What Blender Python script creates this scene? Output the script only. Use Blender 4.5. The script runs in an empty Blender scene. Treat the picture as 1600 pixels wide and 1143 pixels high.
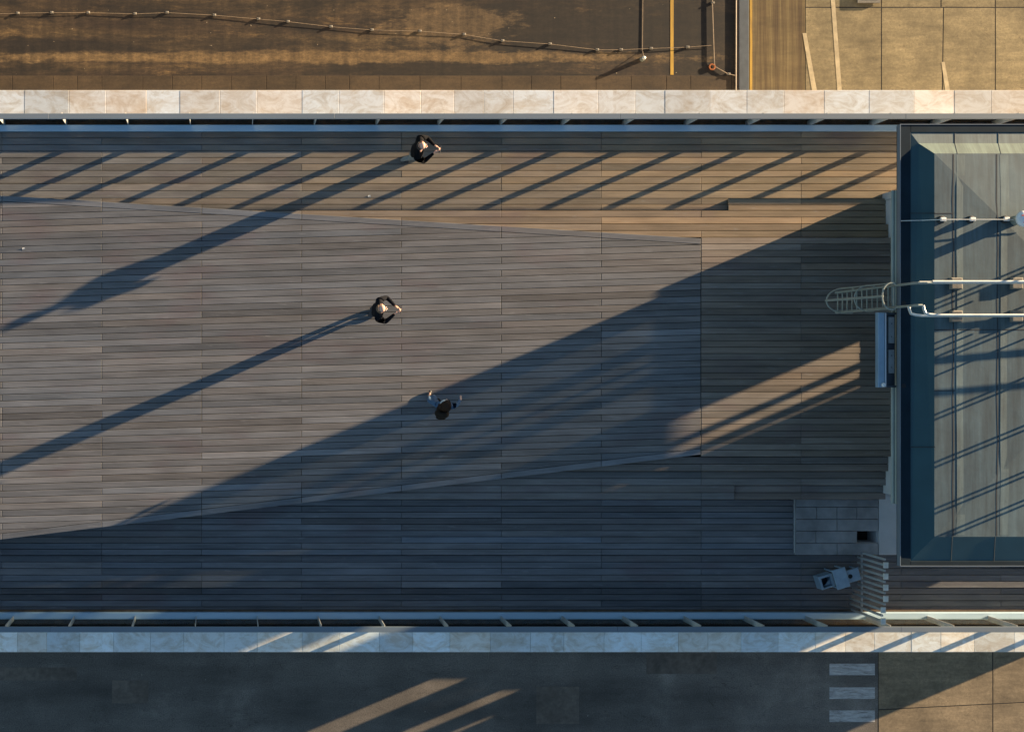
import bpy, bmesh, math, random
from mathutils import Vector, Matrix, noise

random.seed(7)
scene = bpy.context.scene
COL = scene.collection

# ------------------------------------------------------------------ camera, sky, sun, exposure
S, H = 70.0, 28.0            # 70 photo pixels per metre on the deck, camera 28 m above it
NX, NY = 350.0, 571.5        # the point straight below the camera, in photo pixels

cam_d = bpy.data.cameras.new("camera")
cam = bpy.data.objects.new("camera", cam_d)
COL.objects.link(cam)
cam.location = (0, 0, H)
cam.rotation_euler = (0, 0, 0)
cam_d.sensor_width = 36
cam_d.lens = S * H / 1600 * 36
cam_d.shift_x = 450 / 1600
cam_d.clip_end = 3000
scene.camera = cam

SUN_EL, SUN_ROT = math.radians(8.3), math.atan2(0.921, 0.389)
world = bpy.data.worlds.new("World")
scene.world = world
world.use_nodes = True
wn = world.node_tree.nodes
sky = wn.new("ShaderNodeTexSky")
sky.sky_type = 'NISHITA'
sky.sun_disc = False
sky.sun_elevation = SUN_EL
sky.sun_rotation = SUN_ROT
sky.air_density = 1.0
sky.dust_density = 0.4
sky.ozone_density = 2.2
wn["Background"].inputs[1].default_value = 0.060
world.node_tree.links.new(sky.outputs[0], wn["Background"].inputs[0])

sun_d = bpy.data.lights.new("sun", 'SUN')
sun_d.energy = 5.0
sun_d.angle = math.radians(0.5)
sun_d.color = (1.0, 0.76, 0.49)
sun = bpy.data.objects.new("sun", sun_d)
COL.objects.link(sun)
sdir = Vector((math.sin(SUN_ROT) * math.cos(SUN_EL), math.cos(SUN_ROT) * math.cos(SUN_EL), math.sin(SUN_EL)))
sun.rotation_euler = sdir.to_track_quat('Z', 'Y').to_euler()
sun.location = sdir * 60

scene.view_settings.view_transform = 'Standard'
scene.view_settings.look = 'None'
scene.view_settings.exposure = 2.1
scene.view_settings.gamma = 1.0
scene.view_settings.use_curve_mapping = False
scene.render.engine = 'CYCLES'
scene.cycles.use_denoising = True
scene.cycles.max_bounces = 6
scene.cycles.transparent_max_bounces = 8


# ------------------------------------------------------------------ coordinates
def W(px, py, z=0.0):
    """photo pixel seen at height z -> world point"""
    k = (1 - z / H) / S
    return Vector(((px - NX) * k, -(py - NY) * k, z))


def U(x, y, z=0.0):
    """plan coordinate (pixels on the deck datum) -> world point"""
    return Vector(((x - NX) / S, -(y - NY) / S, z))


# ------------------------------------------------------------------ mesh helpers
class MB:
    def __init__(self):
        self.v, self.f = [], []

    def add(self, vs, fs):
        n = len(self.v)
        self.v += [tuple(p) for p in vs]
        self.f += [tuple(i + n for i in f) for f in fs]
        return self

    def box(self, a, b):
        x0, x1 = sorted((a[0], b[0])); y0, y1 = sorted((a[1], b[1])); z0, z1 = sorted((a[2], b[2]))
        return self.add([(x0, y0, z0), (x1, y0, z0), (x1, y1, z0), (x0, y1, z0),
                         (x0, y0, z1), (x1, y0, z1), (x1, y1, z1), (x0, y1, z1)],
                        [(3, 2, 1, 0), (4, 5, 6, 7), (0, 1, 5, 4), (1, 2, 6, 5), (2, 3, 7, 6), (3, 0, 4, 7)])

    def prism(self, poly, z0, z1, ch=0.0, ztop=None):
        """convex polygon (list of (x,y), counter-clockwise) with a small chamfer round the top;
        ztop may be a function of x giving the height of the top"""
        n = len(poly)
        zt = ztop or (lambda x: z1)
        dz = z1 - z0
        rings = [[(x, y, zt(x) - dz) for x, y in poly]]
        if ch > 0:
            ins = inset(poly, ch)
            rings.append([(x, y, zt(x) - ch) for x, y in poly])
            rings.append([(x, y, zt(x)) for x, y in ins])
        else:
            rings.append([(x, y, zt(x)) for x, y in poly])
        vs = [p for r in rings for p in r]
        fs = [tuple(reversed(range(n)))]
        for k in range(len(rings) - 1):
            for i in range(n):
                j = (i + 1) % n
                fs.append((k * n + i, k * n + j, (k + 1) * n + j, (k + 1) * n + i))
        fs.append(tuple((len(rings) - 1) * n + i for i in range(n)))
        return self.add(vs, fs)

    def cbox(self, a, b, ch=0.006):
        x0, x1 = sorted((a[0], b[0])); y0, y1 = sorted((a[1], b[1])); z0, z1 = sorted((a[2], b[2]))
        return self.prism([(x0, y0), (x1, y0), (x1, y1), (x0, y1)], z0, z1, ch)

    def tube(self, pts, r, n=8, r1=None, caps=True):
        pts = [Vector(p) for p in pts]
        m = len(pts)
        r1 = r if r1 is None else r1
        base = len(self.v)
        up = Vector((0, 0, 1))
        d0 = (pts[1] - pts[0]).normalized()
        if abs(d0.dot(up)) > 0.95:
            up = Vector((0, 1, 0))
        side = d0.cross(up).normalized()
        vs = []
        for i, p in enumerate(pts):
            d = ((pts[min(i + 1, m - 1)] - p).normalized() + (p - pts[max(i - 1, 0)]).normalized())
            d = d.normalized() if d.length > 1e-6 else d0
            side = (side - d * side.dot(d)).normalized()
            nn = d.cross(side)
            rr = r + (r1 - r) * i / (m - 1)
            for k in range(n):
                a = 2 * math.pi * k / n
                vs.append(p + side * (rr * math.cos(a)) + nn * (rr * math.sin(a)))
        fs = []
        for i in range(m - 1):
            for k in range(n):
                l = (k + 1) % n
                fs.append((i * n + k, (i + 1) * n + k, (i + 1) * n + l, i * n + l))
        if caps:
            fs.append(tuple(range(n)))
            fs.append(tuple((m - 1) * n + k for k in reversed(range(n))))
        return self.add(vs, fs)

    def lathe(self, prof, c, n=20):
        """profile [(r,z)] round the vertical through c"""
        vs, fs = [], []
        for r, z in prof:
            for k in range(n):
                a = 2 * math.pi * k / n
                vs.append((c[0] + r * math.cos(a), c[1] + r * math.sin(a), c[2] + z))
        for i in range(len(prof) - 1):
            for k in range(n):
                l = (k + 1) % n
                fs.append((i * n + k, i * n + l, (i + 1) * n + l, (i + 1) * n + k))
        fs.append(tuple(reversed(range(n))))
        fs.append(tuple((len(prof) - 1) * n + k for k in range(n)))
        return self.add(vs, fs)

    def ball(self, c, rx, ry, rz, n=12, m=8, zmin=-1.0):
        c = Vector(c)
        prof = []
        for i in range(m + 1):
            t = -math.pi / 2 + math.pi * i / m
            if math.sin(t) < zmin:
                continue
            prof.append((max(math.cos(t), 0.02), math.sin(t)))
        vs, fs = [], []
        for r, z in prof:
            for k in range(n):
                a = 2 * math.pi * k / n
                vs.append((c.x + rx * r * math.cos(a), c.y + ry * r * math.sin(a), c.z + rz * z))
        for i in range(len(prof) - 1):
            for k in range(n):
                l = (k + 1) % n
                fs.append((i * n + k, i * n + l, (i + 1) * n + l, (i + 1) * n + k))
        fs.append(tuple(reversed(range(n))))
        fs.append(tuple((len(prof) - 1) * n + k for k in range(n)))
        return self.add(vs, fs)

    def xf(self, mat):
        self.v = [tuple(mat @ Vector(p)) for p in self.v]
        return self

    def mesh(self, name):
        me = bpy.data.meshes.new(name)
        me.from_pydata(self.v, [], self.f)
        me.validate()
        me.update()
        return me


def inset(poly, d):
    n = len(poly)
    out = []
    for i in range(n):
        p0, p1, p2 = Vector(poly[i - 1]), Vector(poly[i]), Vector(poly[(i + 1) % n])
        e0, e1 = (p1 - p0).normalized(), (p2 - p1).normalized()
        n0, n1 = Vector((-e0.y, e0.x)), Vector((-e1.y, e1.x))
        b = n0 + n1
        if b.length < 1e-4:
            b = n0
        b.normalize()
        k = d / max(0.4, b.dot(n0))
        q = p1 + b * k
        out.append((q.x, q.y))
    return out


def area(poly):
    return 0.5 * sum(poly[i - 1][0] * poly[i][1] - poly[i][0] * poly[i - 1][1] for i in range(len(poly)))


def clip(poly, a, b):
    """keep the part of poly to the left of the line a->b"""
    out = []
    side = lambda p: (b[0] - a[0]) * (p[1] - a[1]) - (b[1] - a[1]) * (p[0] - a[0])
    for i in range(len(poly)):
        p, q = poly[i - 1], poly[i]
        sp, sq = side(p), side(q)
        if sp >= 0:
            if not out or (abs(out[-1][0] - p[0]) + abs(out[-1][1] - p[1]) > 1e-4):
                out.append(p)
        if (sp > 0) != (sq > 0) and abs(sp - sq) > 1e-12:
            t = sp / (sp - sq)
            out.append((p[0] + (q[0] - p[0]) * t, p[1] + (q[1] - p[1]) * t))
    res = []
    for p in out:
        if not res or math.hypot(p[0] - res[-1][0], p[1] - res[-1][1]) > 2e-3:
            res.append(p)
    if len(res) > 1 and math.hypot(res[0][0] - res[-1][0], res[0][1] - res[-1][1]) < 2e-3:
        res.pop()
    return res


def obj(name, mb, mat=None, parent=None, smooth=False, color=None):
    me = mb if isinstance(mb, bpy.types.Mesh) else mb.mesh(name)
    o = bpy.data.objects.new(name, me)
    COL.objects.link(o)
    if mat is not None and not me.materials:
        me.materials.append(mat)
    if parent is not None:
        o.parent = parent
        o.matrix_parent_inverse = Matrix.Translation(-parent.location) if parent.type == 'EMPTY' else Matrix()
    if smooth:
        for p in me.polygons:
            p.use_smooth = True
    if color is not None:
        o.color = (*color, 1)
    return o


def tag(o, label=None, cat=None, group=None, kind=None):
    if label: o["label"] = label
    if cat: o["category"] = cat
    if group: o["group"] = group
    if kind: o["kind"] = kind
    return o


def thing(name, label, cat, loc=(0, 0, 0), group=None):
    o = bpy.data.objects.new(name, None)
    COL.objects.link(o)
    o.location = loc
    o.empty_display_size = 0.3
    return tag(o, label, cat, group)


# ------------------------------------------------------------------ materials
MAT = {}


def new_mat(name):
    m = bpy.data.materials.new(name)
    m.use_nodes = True
    MAT[name] = m
    nt = m.node_tree
    return m, nt, nt.nodes["Principled BSDF"]


def nd(nt, typ, **kw):
    n = nt.nodes.new(typ)
    for k, v in kw.items():
        if hasattr(n, k):
            setattr(n, k, v)
        else:
            n.inputs[k].default_value = v
    return n


def pos_noise(nt, scale_xyz, scale=1.0, detail=4.0, rough=0.55, rotz=0.0, off=(0, 0, 0), dist=0.0):
    g = nt.nodes.new("ShaderNodeNewGeometry")
    mp = nt.nodes.new("ShaderNodeMapping")
    mp.inputs["Scale"].default_value = scale_xyz
    mp.inputs["Rotation"].default_value = (0, 0, rotz)
    mp.inputs["Location"].default_value = off
    nt.links.new(g.outputs["Position"], mp.inputs["Vector"])
    n = nt.nodes.new("ShaderNodeTexNoise")
    n.inputs["Scale"].default_value = scale
    n.inputs["Detail"].default_value = detail
    n.inputs["Roughness"].default_value = rough
    n.inputs["Distortion"].default_value = dist
    nt.links.new(mp.outputs[0], n.inputs["Vector"])
    return n.outputs["Fac"]


def ramp(nt, src, stops):
    r = nt.nodes.new("ShaderNodeValToRGB")
    el = r.color_ramp.elements
    while len(el) < len(stops):
        el.new(0.5)
    for e, (p, c) in zip(el, stops):
        e.position = p
        e.color = (*c, 1) if len(c) == 3 else c
    nt.links.new(src, r.inputs[0])
    return r.outputs[0]


def grey(nt, src, lo, hi, v0, v1):
    """remap a scalar"""
    m = nt.nodes.new("ShaderNodeMapRange")
    m.inputs[1].default_value = lo; m.inputs[2].default_value = hi
    m.inputs[3].default_value = v0; m.inputs[4].default_value = v1
    nt.links.new(src, m.inputs[0])
    return m.outputs[0]


def mix(nt, a, b, fac, mode='MIX'):
    m = nt.nodes.new("ShaderNodeMix")
    m.data_type = 'RGBA'
    m.blend_type = mode
    for sock, val in ((m.inputs[0], fac), (m.inputs[6], a), (m.inputs[7], b)):
        if hasattr(val, "is_linked"):
            nt.links.new(val, sock)
        elif isinstance(val, (int, float)):
            sock.default_value = val
        else:
            sock.default_value = (*val, 1)
    return m.outputs[2]


def mul_val(nt, col, val):
    """colour times scalar socket"""
    m = nt.nodes.new("ShaderNodeVectorMath")
    m.operation = 'SCALE'
    nt.links.new(col, m.inputs[0])
    nt.links.new(val, m.inputs["Scale"])
    return m.outputs[0]


def bump(nt, bsdf, src, strength=0.3, dist=0.01):
    b = nt.nodes.new("ShaderNodeBump")
    b.inputs["Strength"].default_value = strength
    b.inputs["Distance"].default_value = dist
    nt.links.new(src, b.inputs["Height"])
    nt.links.new(b.outputs[0], bsdf.inputs["Normal"])


def plain(name, col, rough=0.6, metal=0.0, var=0.25, scale=8.0, stretch=(1, 1, 1)):
    m, nt, b = new_mat(name)
    n = pos_noise(nt, stretch, scale, 5)
    f = grey(nt, n, 0.3, 0.7, 1 - var, 1 + var)
    rgb = nt.nodes.new("ShaderNodeRGB"); rgb.outputs[0].default_value = (*col, 1)
    nt.links.new(mul_val(nt, rgb.outputs[0], f), b.inputs["Base Color"])
    b.inputs["Roughness"].default_value = rough
    b.inputs["Metallic"].default_value = metal
    return m


def build_materials():
    # weathered decking: each board's tint (object colour), grain along x, worn pale flecks
    m, nt, b = new_mat("decking_wood")
    oi = nt.nodes.new("ShaderNodeObjectInfo")
    grain = pos_noise(nt, (1.2, 45, 1), 1.0, 6, 0.65)
    blot = pos_noise(nt, (0.9, 5, 1), 1.0, 3, 0.5)
    fleck = pos_noise(nt, (2.6, 17, 1), 1.0, 5, 0.6, off=(31, 7, 0))
    c = mul_val(nt, oi.outputs["Color"], grey(nt, grain, 0.3, 0.7, 0.80, 1.2))
    c = mul_val(nt, c, grey(nt, blot, 0.3, 0.7, 0.82, 1.18))
    ff = grey(nt, fleck, 0.60, 0.76, 0.0, 0.34)
    c = mix(nt, c, (0.30, 0.29, 0.28), ff)
    red = pos_noise(nt, (0.55, 1.6, 1), 1.0, 3, 0.5, off=(3, 41, 0))
    c = mix(nt, c, (0.125, 0.085, 0.085), grey(nt, red, 0.56, 0.72, 0.0, 0.45))
    nt.links.new(c, b.inputs["Base Color"])
    b.inputs["Roughness"].default_value = 0.62
    b.inputs["Specular IOR Level"].default_value = 0.35
    bump(nt, b, grain, 0.12, 0.004)

    # travertine coping
    m, nt, b = new_mat("travertine")
    oi = nt.nodes.new("ShaderNodeObjectInfo")
    v1 = pos_noise(nt, (2.0, 3.2, 3), 1.0, 9, 0.72, dist=1.6)
    v2 = pos_noise(nt, (0.9, 1.3, 1), 1.0, 7, 0.7, off=(9, 2, 0), dist=1.0)
    v3 = pos_noise(nt, (5.5, 8, 1), 1.0, 6, 0.7, off=(2, 5, 0), dist=2.0)
    c = ramp(nt, v1, [(0.28, (0.47, 0.37, 0.28)), (0.42, (0.62, 0.55, 0.47)), (0.54, (0.73, 0.69, 0.64)), (0.75, (0.80, 0.78, 0.75))])
    c = mix(nt, c, (0.52, 0.37, 0.23), grey(nt, v2, 0.50, 0.68, 0, 0.55))
    c = mix(nt, c, (0.34, 0.26, 0.19), grey(nt, v3, 0.60, 0.74, 0, 0.45))
    mm = nt.nodes.new("ShaderNodeMix"); mm.data_type = 'RGBA'; mm.blend_type = 'MULTIPLY'
    mm.inputs[0].default_value = 1.0
    nt.links.new(c, mm.inputs[6]); nt.links.new(oi.outputs["Color"], mm.inputs[7])
    nt.links.new(mm.outputs[2], b.inputs["Base Color"])
    b.inputs["Roughness"].default_value = 0.55
    bump(nt, b, v1, 0.15, 0.004)

    # stained brown quay surface
    m, nt, b = new_mat("stained_quay")
    streak = pos_noise(nt, (0.09, 1.3, 1), 1.0, 9, 0.70, dist=0.4)
    patch = pos_noise(nt, (0.16, 0.75, 1), 1.0, 9, 0.74, off=(4.6, 11, 0), dist=0.6)
    gold = pos_noise(nt, (0.35, 1.9, 1), 1.0, 9, 0.78, off=(14, 3, 0), dist=0.5)
    fine = pos_noise(nt, (2.4, 5.5, 1), 1.0, 9, 0.8)
    vert = pos_noise(nt, (4.0, 0.25, 1), 1.0, 5, 0.65)
    spots = pos_noise(nt, (7, 9, 1), 1.0, 2, 0.5, off=(3, 1, 0))
    c = ramp(nt, streak, [(0.36, (0.018, 0.010, 0.005)), (0.46, (0.040, 0.024, 0.011)), (0.56, (0.064, 0.039, 0.016)), (0.70, (0.11, 0.070, 0.028))])
    c = mix(nt, c, (0.21, 0.125, 0.045), grey(nt, gold, 0.55, 0.70, 0, 0.8))
    c = mix(nt, c, (0.012, 0.008, 0.004), grey(nt, patch, 0.47, 0.58, 0, 0.85))
    for (sx, sy, rx, ry, col, amt, kk) in ((9.2, 9.35, 5.2, 0.95, (0.010, 0.007, 0.004), .9, 1.5), (13.4, 9.0, 1.6, 1.3, (0.012, 0.008, 0.004), .75, 1.5),
                                           (2.0, 8.62, 9.0, 0.14, (0.17, 0.105, 0.042), .65, 1.9), (-2.5, 8.95, 5.0, 0.22, (0.012, 0.008, 0.005), .6, 1.8), (6.3, 9.5, 1.1, 0.35, (0.15, 0.095, 0.042), .5, 2.4)):
        g_ = nt.nodes.new("ShaderNodeNewGeometry")
        mp_ = nt.nodes.new("ShaderNodeMapping")
        mp_.inputs["Location"].default_value = (-sx / rx, -sy / ry, 0)
        mp_.inputs["Scale"].default_value = (1 / rx, 1 / ry, 0)
        nt.links.new(g_.outputs["Position"], mp_.inputs["Vector"])
        ln_ = nt.nodes.new("ShaderNodeVectorMath"); ln_.operation = 'LENGTH'
        nt.links.new(mp_.outputs[0], ln_.inputs[0])
        nz = pos_noise(nt, (0.9, 2.6, 1), 1.0, 9, 0.75, off=(sx, sy, 0))
        sm_ = nt.nodes.new("ShaderNodeMath"); sm_.operation = 'MULTIPLY_ADD'
        nt.links.new(nz, sm_.inputs[0]); sm_.inputs[1].default_value = -2 * kk
        nt.links.new(ln_.outputs["Value"], sm_.inputs[2])
        c = mix(nt, c, col, grey(nt, sm_.outputs[0], 0.0 - kk * .25, -kk * .25 - 0.7 + .2, 0, amt))
    c = mul_val(nt, c, grey(nt, fine, 0.3, 0.7, 0.38, 1.62))
    c = mul_val(nt, c, grey(nt, vert, 0.3, 0.7, 0.62, 1.38))
    finer = pos_noise(nt, (9, 16, 1), 1.0, 6, 0.8, off=(5, 5, 0))
    c = mul_val(nt, c, grey(nt, finer, 0.3, 0.7, 0.55, 1.45))
    c = mix(nt, c, (0.40, 0.31, 0.19), grey(nt, spots, 0.745, 0.77, 0, 0.7))
    nt.links.new(c, b.inputs["Base Color"])
    b.inputs["Roughness"].default_value = 0.85
    bump(nt, b, fine, 0.10, 0.01)

    # asphalt in the lee of the terrace
    m, nt, b = new_mat("asphalt")
    a1 = pos_noise(nt, (0.5, 0.5, 1), 1.0, 7, 0.65)
    a2 = pos_noise(nt, (30, 30, 1), 1.0, 3, 0.7)
    a3 = pos_noise(nt, (0.16, 0.9, 1), 1.0, 6, 0.6, off=(2, 8, 0))
    c = ramp(nt, a1, [(0.30, (0.082, 0.072, 0.060)), (0.55, (0.122, 0.106, 0.088)), (0.72, (0.20, 0.175, 0.145))])
    c = mul_val(nt, c, grey(nt, a2, 0.3, 0.7, 0.6, 1.4))
    c = mul_val(nt, c, grey(nt, a3, 0.3, 0.7, 0.62, 1.38))
    a4 = pos_noise(nt, (0.35, 0.5, 1), 1.0, 5, 0.6, off=(1, 4, 0), dist=2.0)
    up_, dn_ = grey(nt, a4, 0.488, 0.495, 0, 1), grey(nt, a4, 0.495, 0.502, 1, 0)
    mn = nt.nodes.new("ShaderNodeMath"); mn.operation = 'MULTIPLY'; nt.links.new(up_, mn.inputs[0]); nt.links.new(dn_, mn.inputs[1])
    c = mix(nt, c, (0.03, 0.025, 0.02), grey(nt, mn.outputs[0], 0.5, 1.0, 0, 0.6))
    a5 = pos_noise(nt, (9, 9, 1), 1.0, 2, 0.5, off=(2, 2, 0))
    c = mix(nt, c, (0.34, 0.30, 0.25), grey(nt, a5, 0.755, 0.775, 0, 0.7))
    nt.links.new(c, b.inputs["Base Color"])
    b.inputs["Roughness"].default_value = 0.9
    bump(nt, b, a2, 0.2, 0.006)

    # quay concrete
    m, nt, b = new_mat("quay_concrete")
    oi = nt.nodes.new("ShaderNodeObjectInfo")
    a1 = pos_noise(nt, (0.7, 0.7, 1), 1.0, 8, 0.7)
    a2 = pos_noise(nt, (1.2, 6, 1), 1.0, 6, 0.7, off=(5, 3, 0))
    c = mul_val(nt, oi.outputs["Color"], grey(nt, a1, 0.3, 0.7, 0.55, 1.45))
    c = mul_val(nt, c, grey(nt, a2, 0.3, 0.7, 0.75, 1.25))
    a3 = pos_noise(nt, (14, 14, 1), 1.0, 5, 0.8)
    c = mul_val(nt, c, grey(nt, a3, 0.3, 0.7, 0.72, 1.28))
    a4 = pos_noise(nt, (0.5, 0.8, 1), 1.0, 4, 0.6, off=(8, 4, 0), dist=2.5)
    cr_ = grey(nt, a4, 0.488, 0.496, 0, 1); cr2 = grey(nt, a4, 0.496, 0.504, 1, 0)
    mn = nt.nodes.new("ShaderNodeMath"); mn.operation = 'MULTIPLY'; nt.links.new(cr_, mn.inputs[0]); nt.links.new(cr2, mn.inputs[1])
    c = mix(nt, c, (0.05, 0.036, 0.02), grey(nt, mn.outputs[0], 0.5, 1.0, 0, 0.55))
    nt.links.new(c, b.inputs["Base Color"])
    b.inputs["Roughness"].default_value = 0.9
    bump(nt, b, a1, 0.15, 0.02)

    # worn road paint
    m, nt, b = new_mat("worn_white_paint")
    a1 = pos_noise(nt, (2.2, 13, 1), 1.0, 9, 0.82)
    c = ramp(nt, a1, [(0.36, (0.13, 0.115, 0.10)), (0.46, (0.33, 0.315, 0.29)), (0.62, (0.56, 0.54, 0.50))])
    nt.links.new(c, b.inputs["Base Color"]); b.inputs["Roughness"].default_value = 0.8
    m, nt, b = new_mat("worn_yellow_paint")
    a1 = pos_noise(nt, (9, 0.8, 1), 1.0, 6, 0.7)
    c = ramp(nt, a1, [(0.30, (0.14, 0.085, 0.03)), (0.5, (0.40, 0.23, 0.025)), (0.7, (0.50, 0.30, 0.04))])
    nt.links.new(c, b.inputs["Base Color"]); b.inputs["Roughness"].default_value = 0.75

    # roof membrane: grey sheets with wash marks running across them
    m, nt, b = new_mat("roof_membrane")
    oi = nt.nodes.new("ShaderNodeObjectInfo")
    a1 = pos_noise(nt, (7, 0.45, 1), 1.0, 6, 0.7)
    a2 = pos_noise(nt, (1.1, 1.1, 1), 1.0, 6, 0.65, off=(1, 9, 0))
    c = mul_val(nt, oi.outputs["Color"], grey(nt, a1, 0.3, 0.7, 0.6, 1.42))
    c = mul_val(nt, c, grey(nt, a2, 0.3, 0.7, 0.7, 1.3))
    nt.links.new(c, b.inputs["Base Color"])
    b.inputs["Roughness"].default_value = 0.6
    bump(nt, b, a2, 0.25, 0.02)

    plain("dark_coping_metal", (0.008, 0.018, 0.026), 0.8, 0.0, 0.2, 3)
    MAT["dark_coping_metal"].node_tree.nodes["Principled BSDF"].inputs["Specular IOR Level"].default_value = 0.12
    plain("shade_teal_upstand", (0.022, 0.064, 0.072), 0.6, 0.0, 0.12, 1.5)  # upstand membrane with its blue shade painted in as dark teal
    plain("bright_edge_metal", (0.60, 0.62, 0.62), 0.4, 0.6, 0.1)
    plain("curb_metal", (0.40, 0.55, 0.66), 0.45, 0.15, 0.14, 1.2, (0.25, 1, 1))
    plain("ledge_metal", (0.135, 0.165, 0.19), 0.5, 0.0, 0.12, 1.2, (0.25, 1, 1))
    plain("post_steel", (0.50, 0.48, 0.44), 0.45, 0.2, 0.15)
    plain("slot_gravel", (0.085, 0.055, 0.032), 0.9, 0, 0.4, 6)
    plain("dark_void", (0.012, 0.012, 0.012), 0.95, 0, 0.2)
    plain("under_deck", (0.018, 0.015, 0.013), 0.95, 0, 0.3)
    plain("pale_render", (0.40, 0.39, 0.37), 0.8, 0, 0.1, 2)
    plain("fascia_green_grey", (0.27, 0.31, 0.28), 0.6, 0, 0.1, 2)
    plain("white_render", (0.55, 0.54, 0.51), 0.8, 0, 0.12, 1)
    plain("interior_floor", (0.07, 0.075, 0.075), 0.5, 0, 0.2, 3)
    plain("blue_grey_metal", (0.20, 0.29, 0.36), 0.45, 0.1, 0.12, 3)
    plain("frame_dark", (0.03, 0.04, 0.05), 0.5, 0.2, 0.2)
    plain("pane_grey", (0.20, 0.21, 0.20), 0.4, 0, 0.15, 5)
    plain("galvanised", (0.26, 0.28, 0.24), 0.5, 0.2, 0.12, 10)
    plain("galvanised_bright", (0.60, 0.59, 0.53), 0.35, 0.3, 0.1, 10)
    plain("concrete_block", (0.58, 0.55, 0.48), 0.85, 0, 0.15, 14)
    plain("old_concrete", (0.17, 0.15, 0.12), 0.85, 0, 0.2, 14)
    plain("seam_black", (0.02, 0.024, 0.026), 0.8, 0, 0.2)
    plain("white_plastic", (0.72, 0.71, 0.68), 0.45, 0, 0.06)
    plain("red_plastic", (0.42, 0.06, 0.04), 0.5, 0, 0.1)
    plain("orange_plastic", (0.34, 0.10, 0.02), 0.55, 0, 0.1)
    plain("cable_pale", (0.26, 0.19, 0.12), 0.6, 0, 0.2, 12)
    plain("kerb_dark", (0.055, 0.066, 0.075), 0.7, 0, 0.25, 3)
    plain("furniture_metal", (0.24, 0.31, 0.36), 0.5, 0.1, 0.12, 8)
    plain("picket_metal", (0.33, 0.345, 0.335), 0.5, 0.2, 0.12, 10)
    plain("stone_tile", (0.20, 0.195, 0.185), 0.65, 0, 0.3, 2.5)
    plain("pale_marking", (0.42, 0.33, 0.19), 0.8, 0, 0.25, 5)
    plain("paper", (0.42, 0.42, 0.41), 0.8, 0, 0.05)
    plain("ground_base", (0.10, 0.085, 0.07), 0.9, 0, 0.3, 0.3)
    # people
    plain("skin", (0.66, 0.38, 0.27), 0.5, 0, 0.08, 20)
    plain("black_jacket", (0.004, 0.004, 0.005), 0.95, 0, 0.25, 30)
    plain("charcoal_jacket", (0.006, 0.0065, 0.009), 0.95, 0, 0.25, 30)
    plain("grey_trousers", (0.20, 0.21, 0.20), 0.85, 0, 0.15, 30)
    plain("dark_trousers", (0.03, 0.033, 0.04), 0.85, 0, 0.15, 30)
    plain("denim", (0.05, 0.10, 0.17), 0.85, 0, 0.2, 40)
    plain("shoe_dark", (0.02, 0.02, 0.02), 0.6, 0, 0.1)
    plain("shoe_white", (0.6, 0.6, 0.57), 0.6, 0, 0.1)
    plain("hair_dark", (0.03, 0.02, 0.015), 0.6, 0, 0.4, 60)
    plain("hair_brown", (0.030, 0.014, 0.007), 0.55, 0, 0.4, 60)
    plain("hair_fair", (0.16, 0.10, 0.055), 0.6, 0, 0.4, 60)
    plain("backpack_brown", (0.018, 0.012, 0.008), 0.75, 0, 0.25, 25)
    MAT["black_jacket"].node_tree.nodes["Principled BSDF"].inputs["Specular IOR Level"].default_value = 0.15
    MAT["charcoal_jacket"].node_tree.nodes["Principled BSDF"].inputs["Specular IOR Level"].default_value = 0.15
    MAT["backpack_brown"].node_tree.nodes["Principled BSDF"].inputs["Specular IOR Level"].default_value = 0.15
    MAT["hair_brown"].node_tree.nodes["Principled BSDF"].inputs["Specular IOR Level"].default_value = 0.15
    plain("phone_black", (0.02, 0.02, 0.022), 0.3, 0, 0.05)
    plain("scarf_white", (0.62, 0.62, 0.58), 0.85, 0, 0.15, 40)

    # window and balustrade glass: mostly clear, partly mirror
    for nm, tint, refl in (("clear_glass", (0.95, 0.97, 0.96), 0.05), ("tinted_glass", (0.62, 0.64, 0.63), 0.08)):
        m = bpy.data.materials.new(nm); m.use_nodes = True; MAT[nm] = m
        nt = m.node_tree; nt.nodes.clear()
        out = nt.nodes.new("ShaderNodeOutputMaterial")
        t = nt.nodes.new("ShaderNodeBsdfTransparent"); t.inputs[0].default_value = (*tint, 1)
        g = nt.nodes.new("ShaderNodeBsdfGlossy"); g.inputs["Roughness"].default_value = 0.03
        mx = nt.nodes.new("ShaderNodeMixShader"); mx.inputs[0].default_value = refl
        nt.links.new(t.outputs[0], mx.inputs[1]); nt.links.new(g.outputs[0], mx.inputs[2])
        nt.links.new(mx.outputs[0], out.inputs[0])


build_materials()

# ------------------------------------------------------------------ ground and quay, seven metres below the deck
GZ = -7.0
XL = -310                                    # left end of what is built in detail, photo pixels
g = MB()
g.add([(-900, -900, GZ - 0.02), (900, -900, GZ - 0.02), (900, 900, GZ - 0.02), (-900, 900, GZ - 0.02)], [(0, 1, 2, 3)])
ground = tag(obj("ground", g, MAT["ground_base"]), "open quay ground all round the terrace", kind="structure")


def sheet(name, x0, y0, x1, y1, z, mat, label, parent=None):
    a, b = W(x0, y0, z), W(x1, y1, z)
    o = obj(name, MB().add([(a.x, b.y, z), (b.x, b.y, z), (b.x, a.y, z), (a.x, a.y, z)], [(0, 1, 2, 3)]), mat, parent)
    if parent is None:
        tag(o, label, kind="structure")
    return o


quay = sheet("quay_surface", -1400, -900, 1152, 260, GZ, MAT["stained_quay"], "brown stained quay surface beyond the upper coping")
asphalt = sheet("asphalt_yard", -1400, 900, 1372, 2000, GZ, MAT["asphalt"], "dark asphalt yard in the shade below the lower coping")

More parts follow.
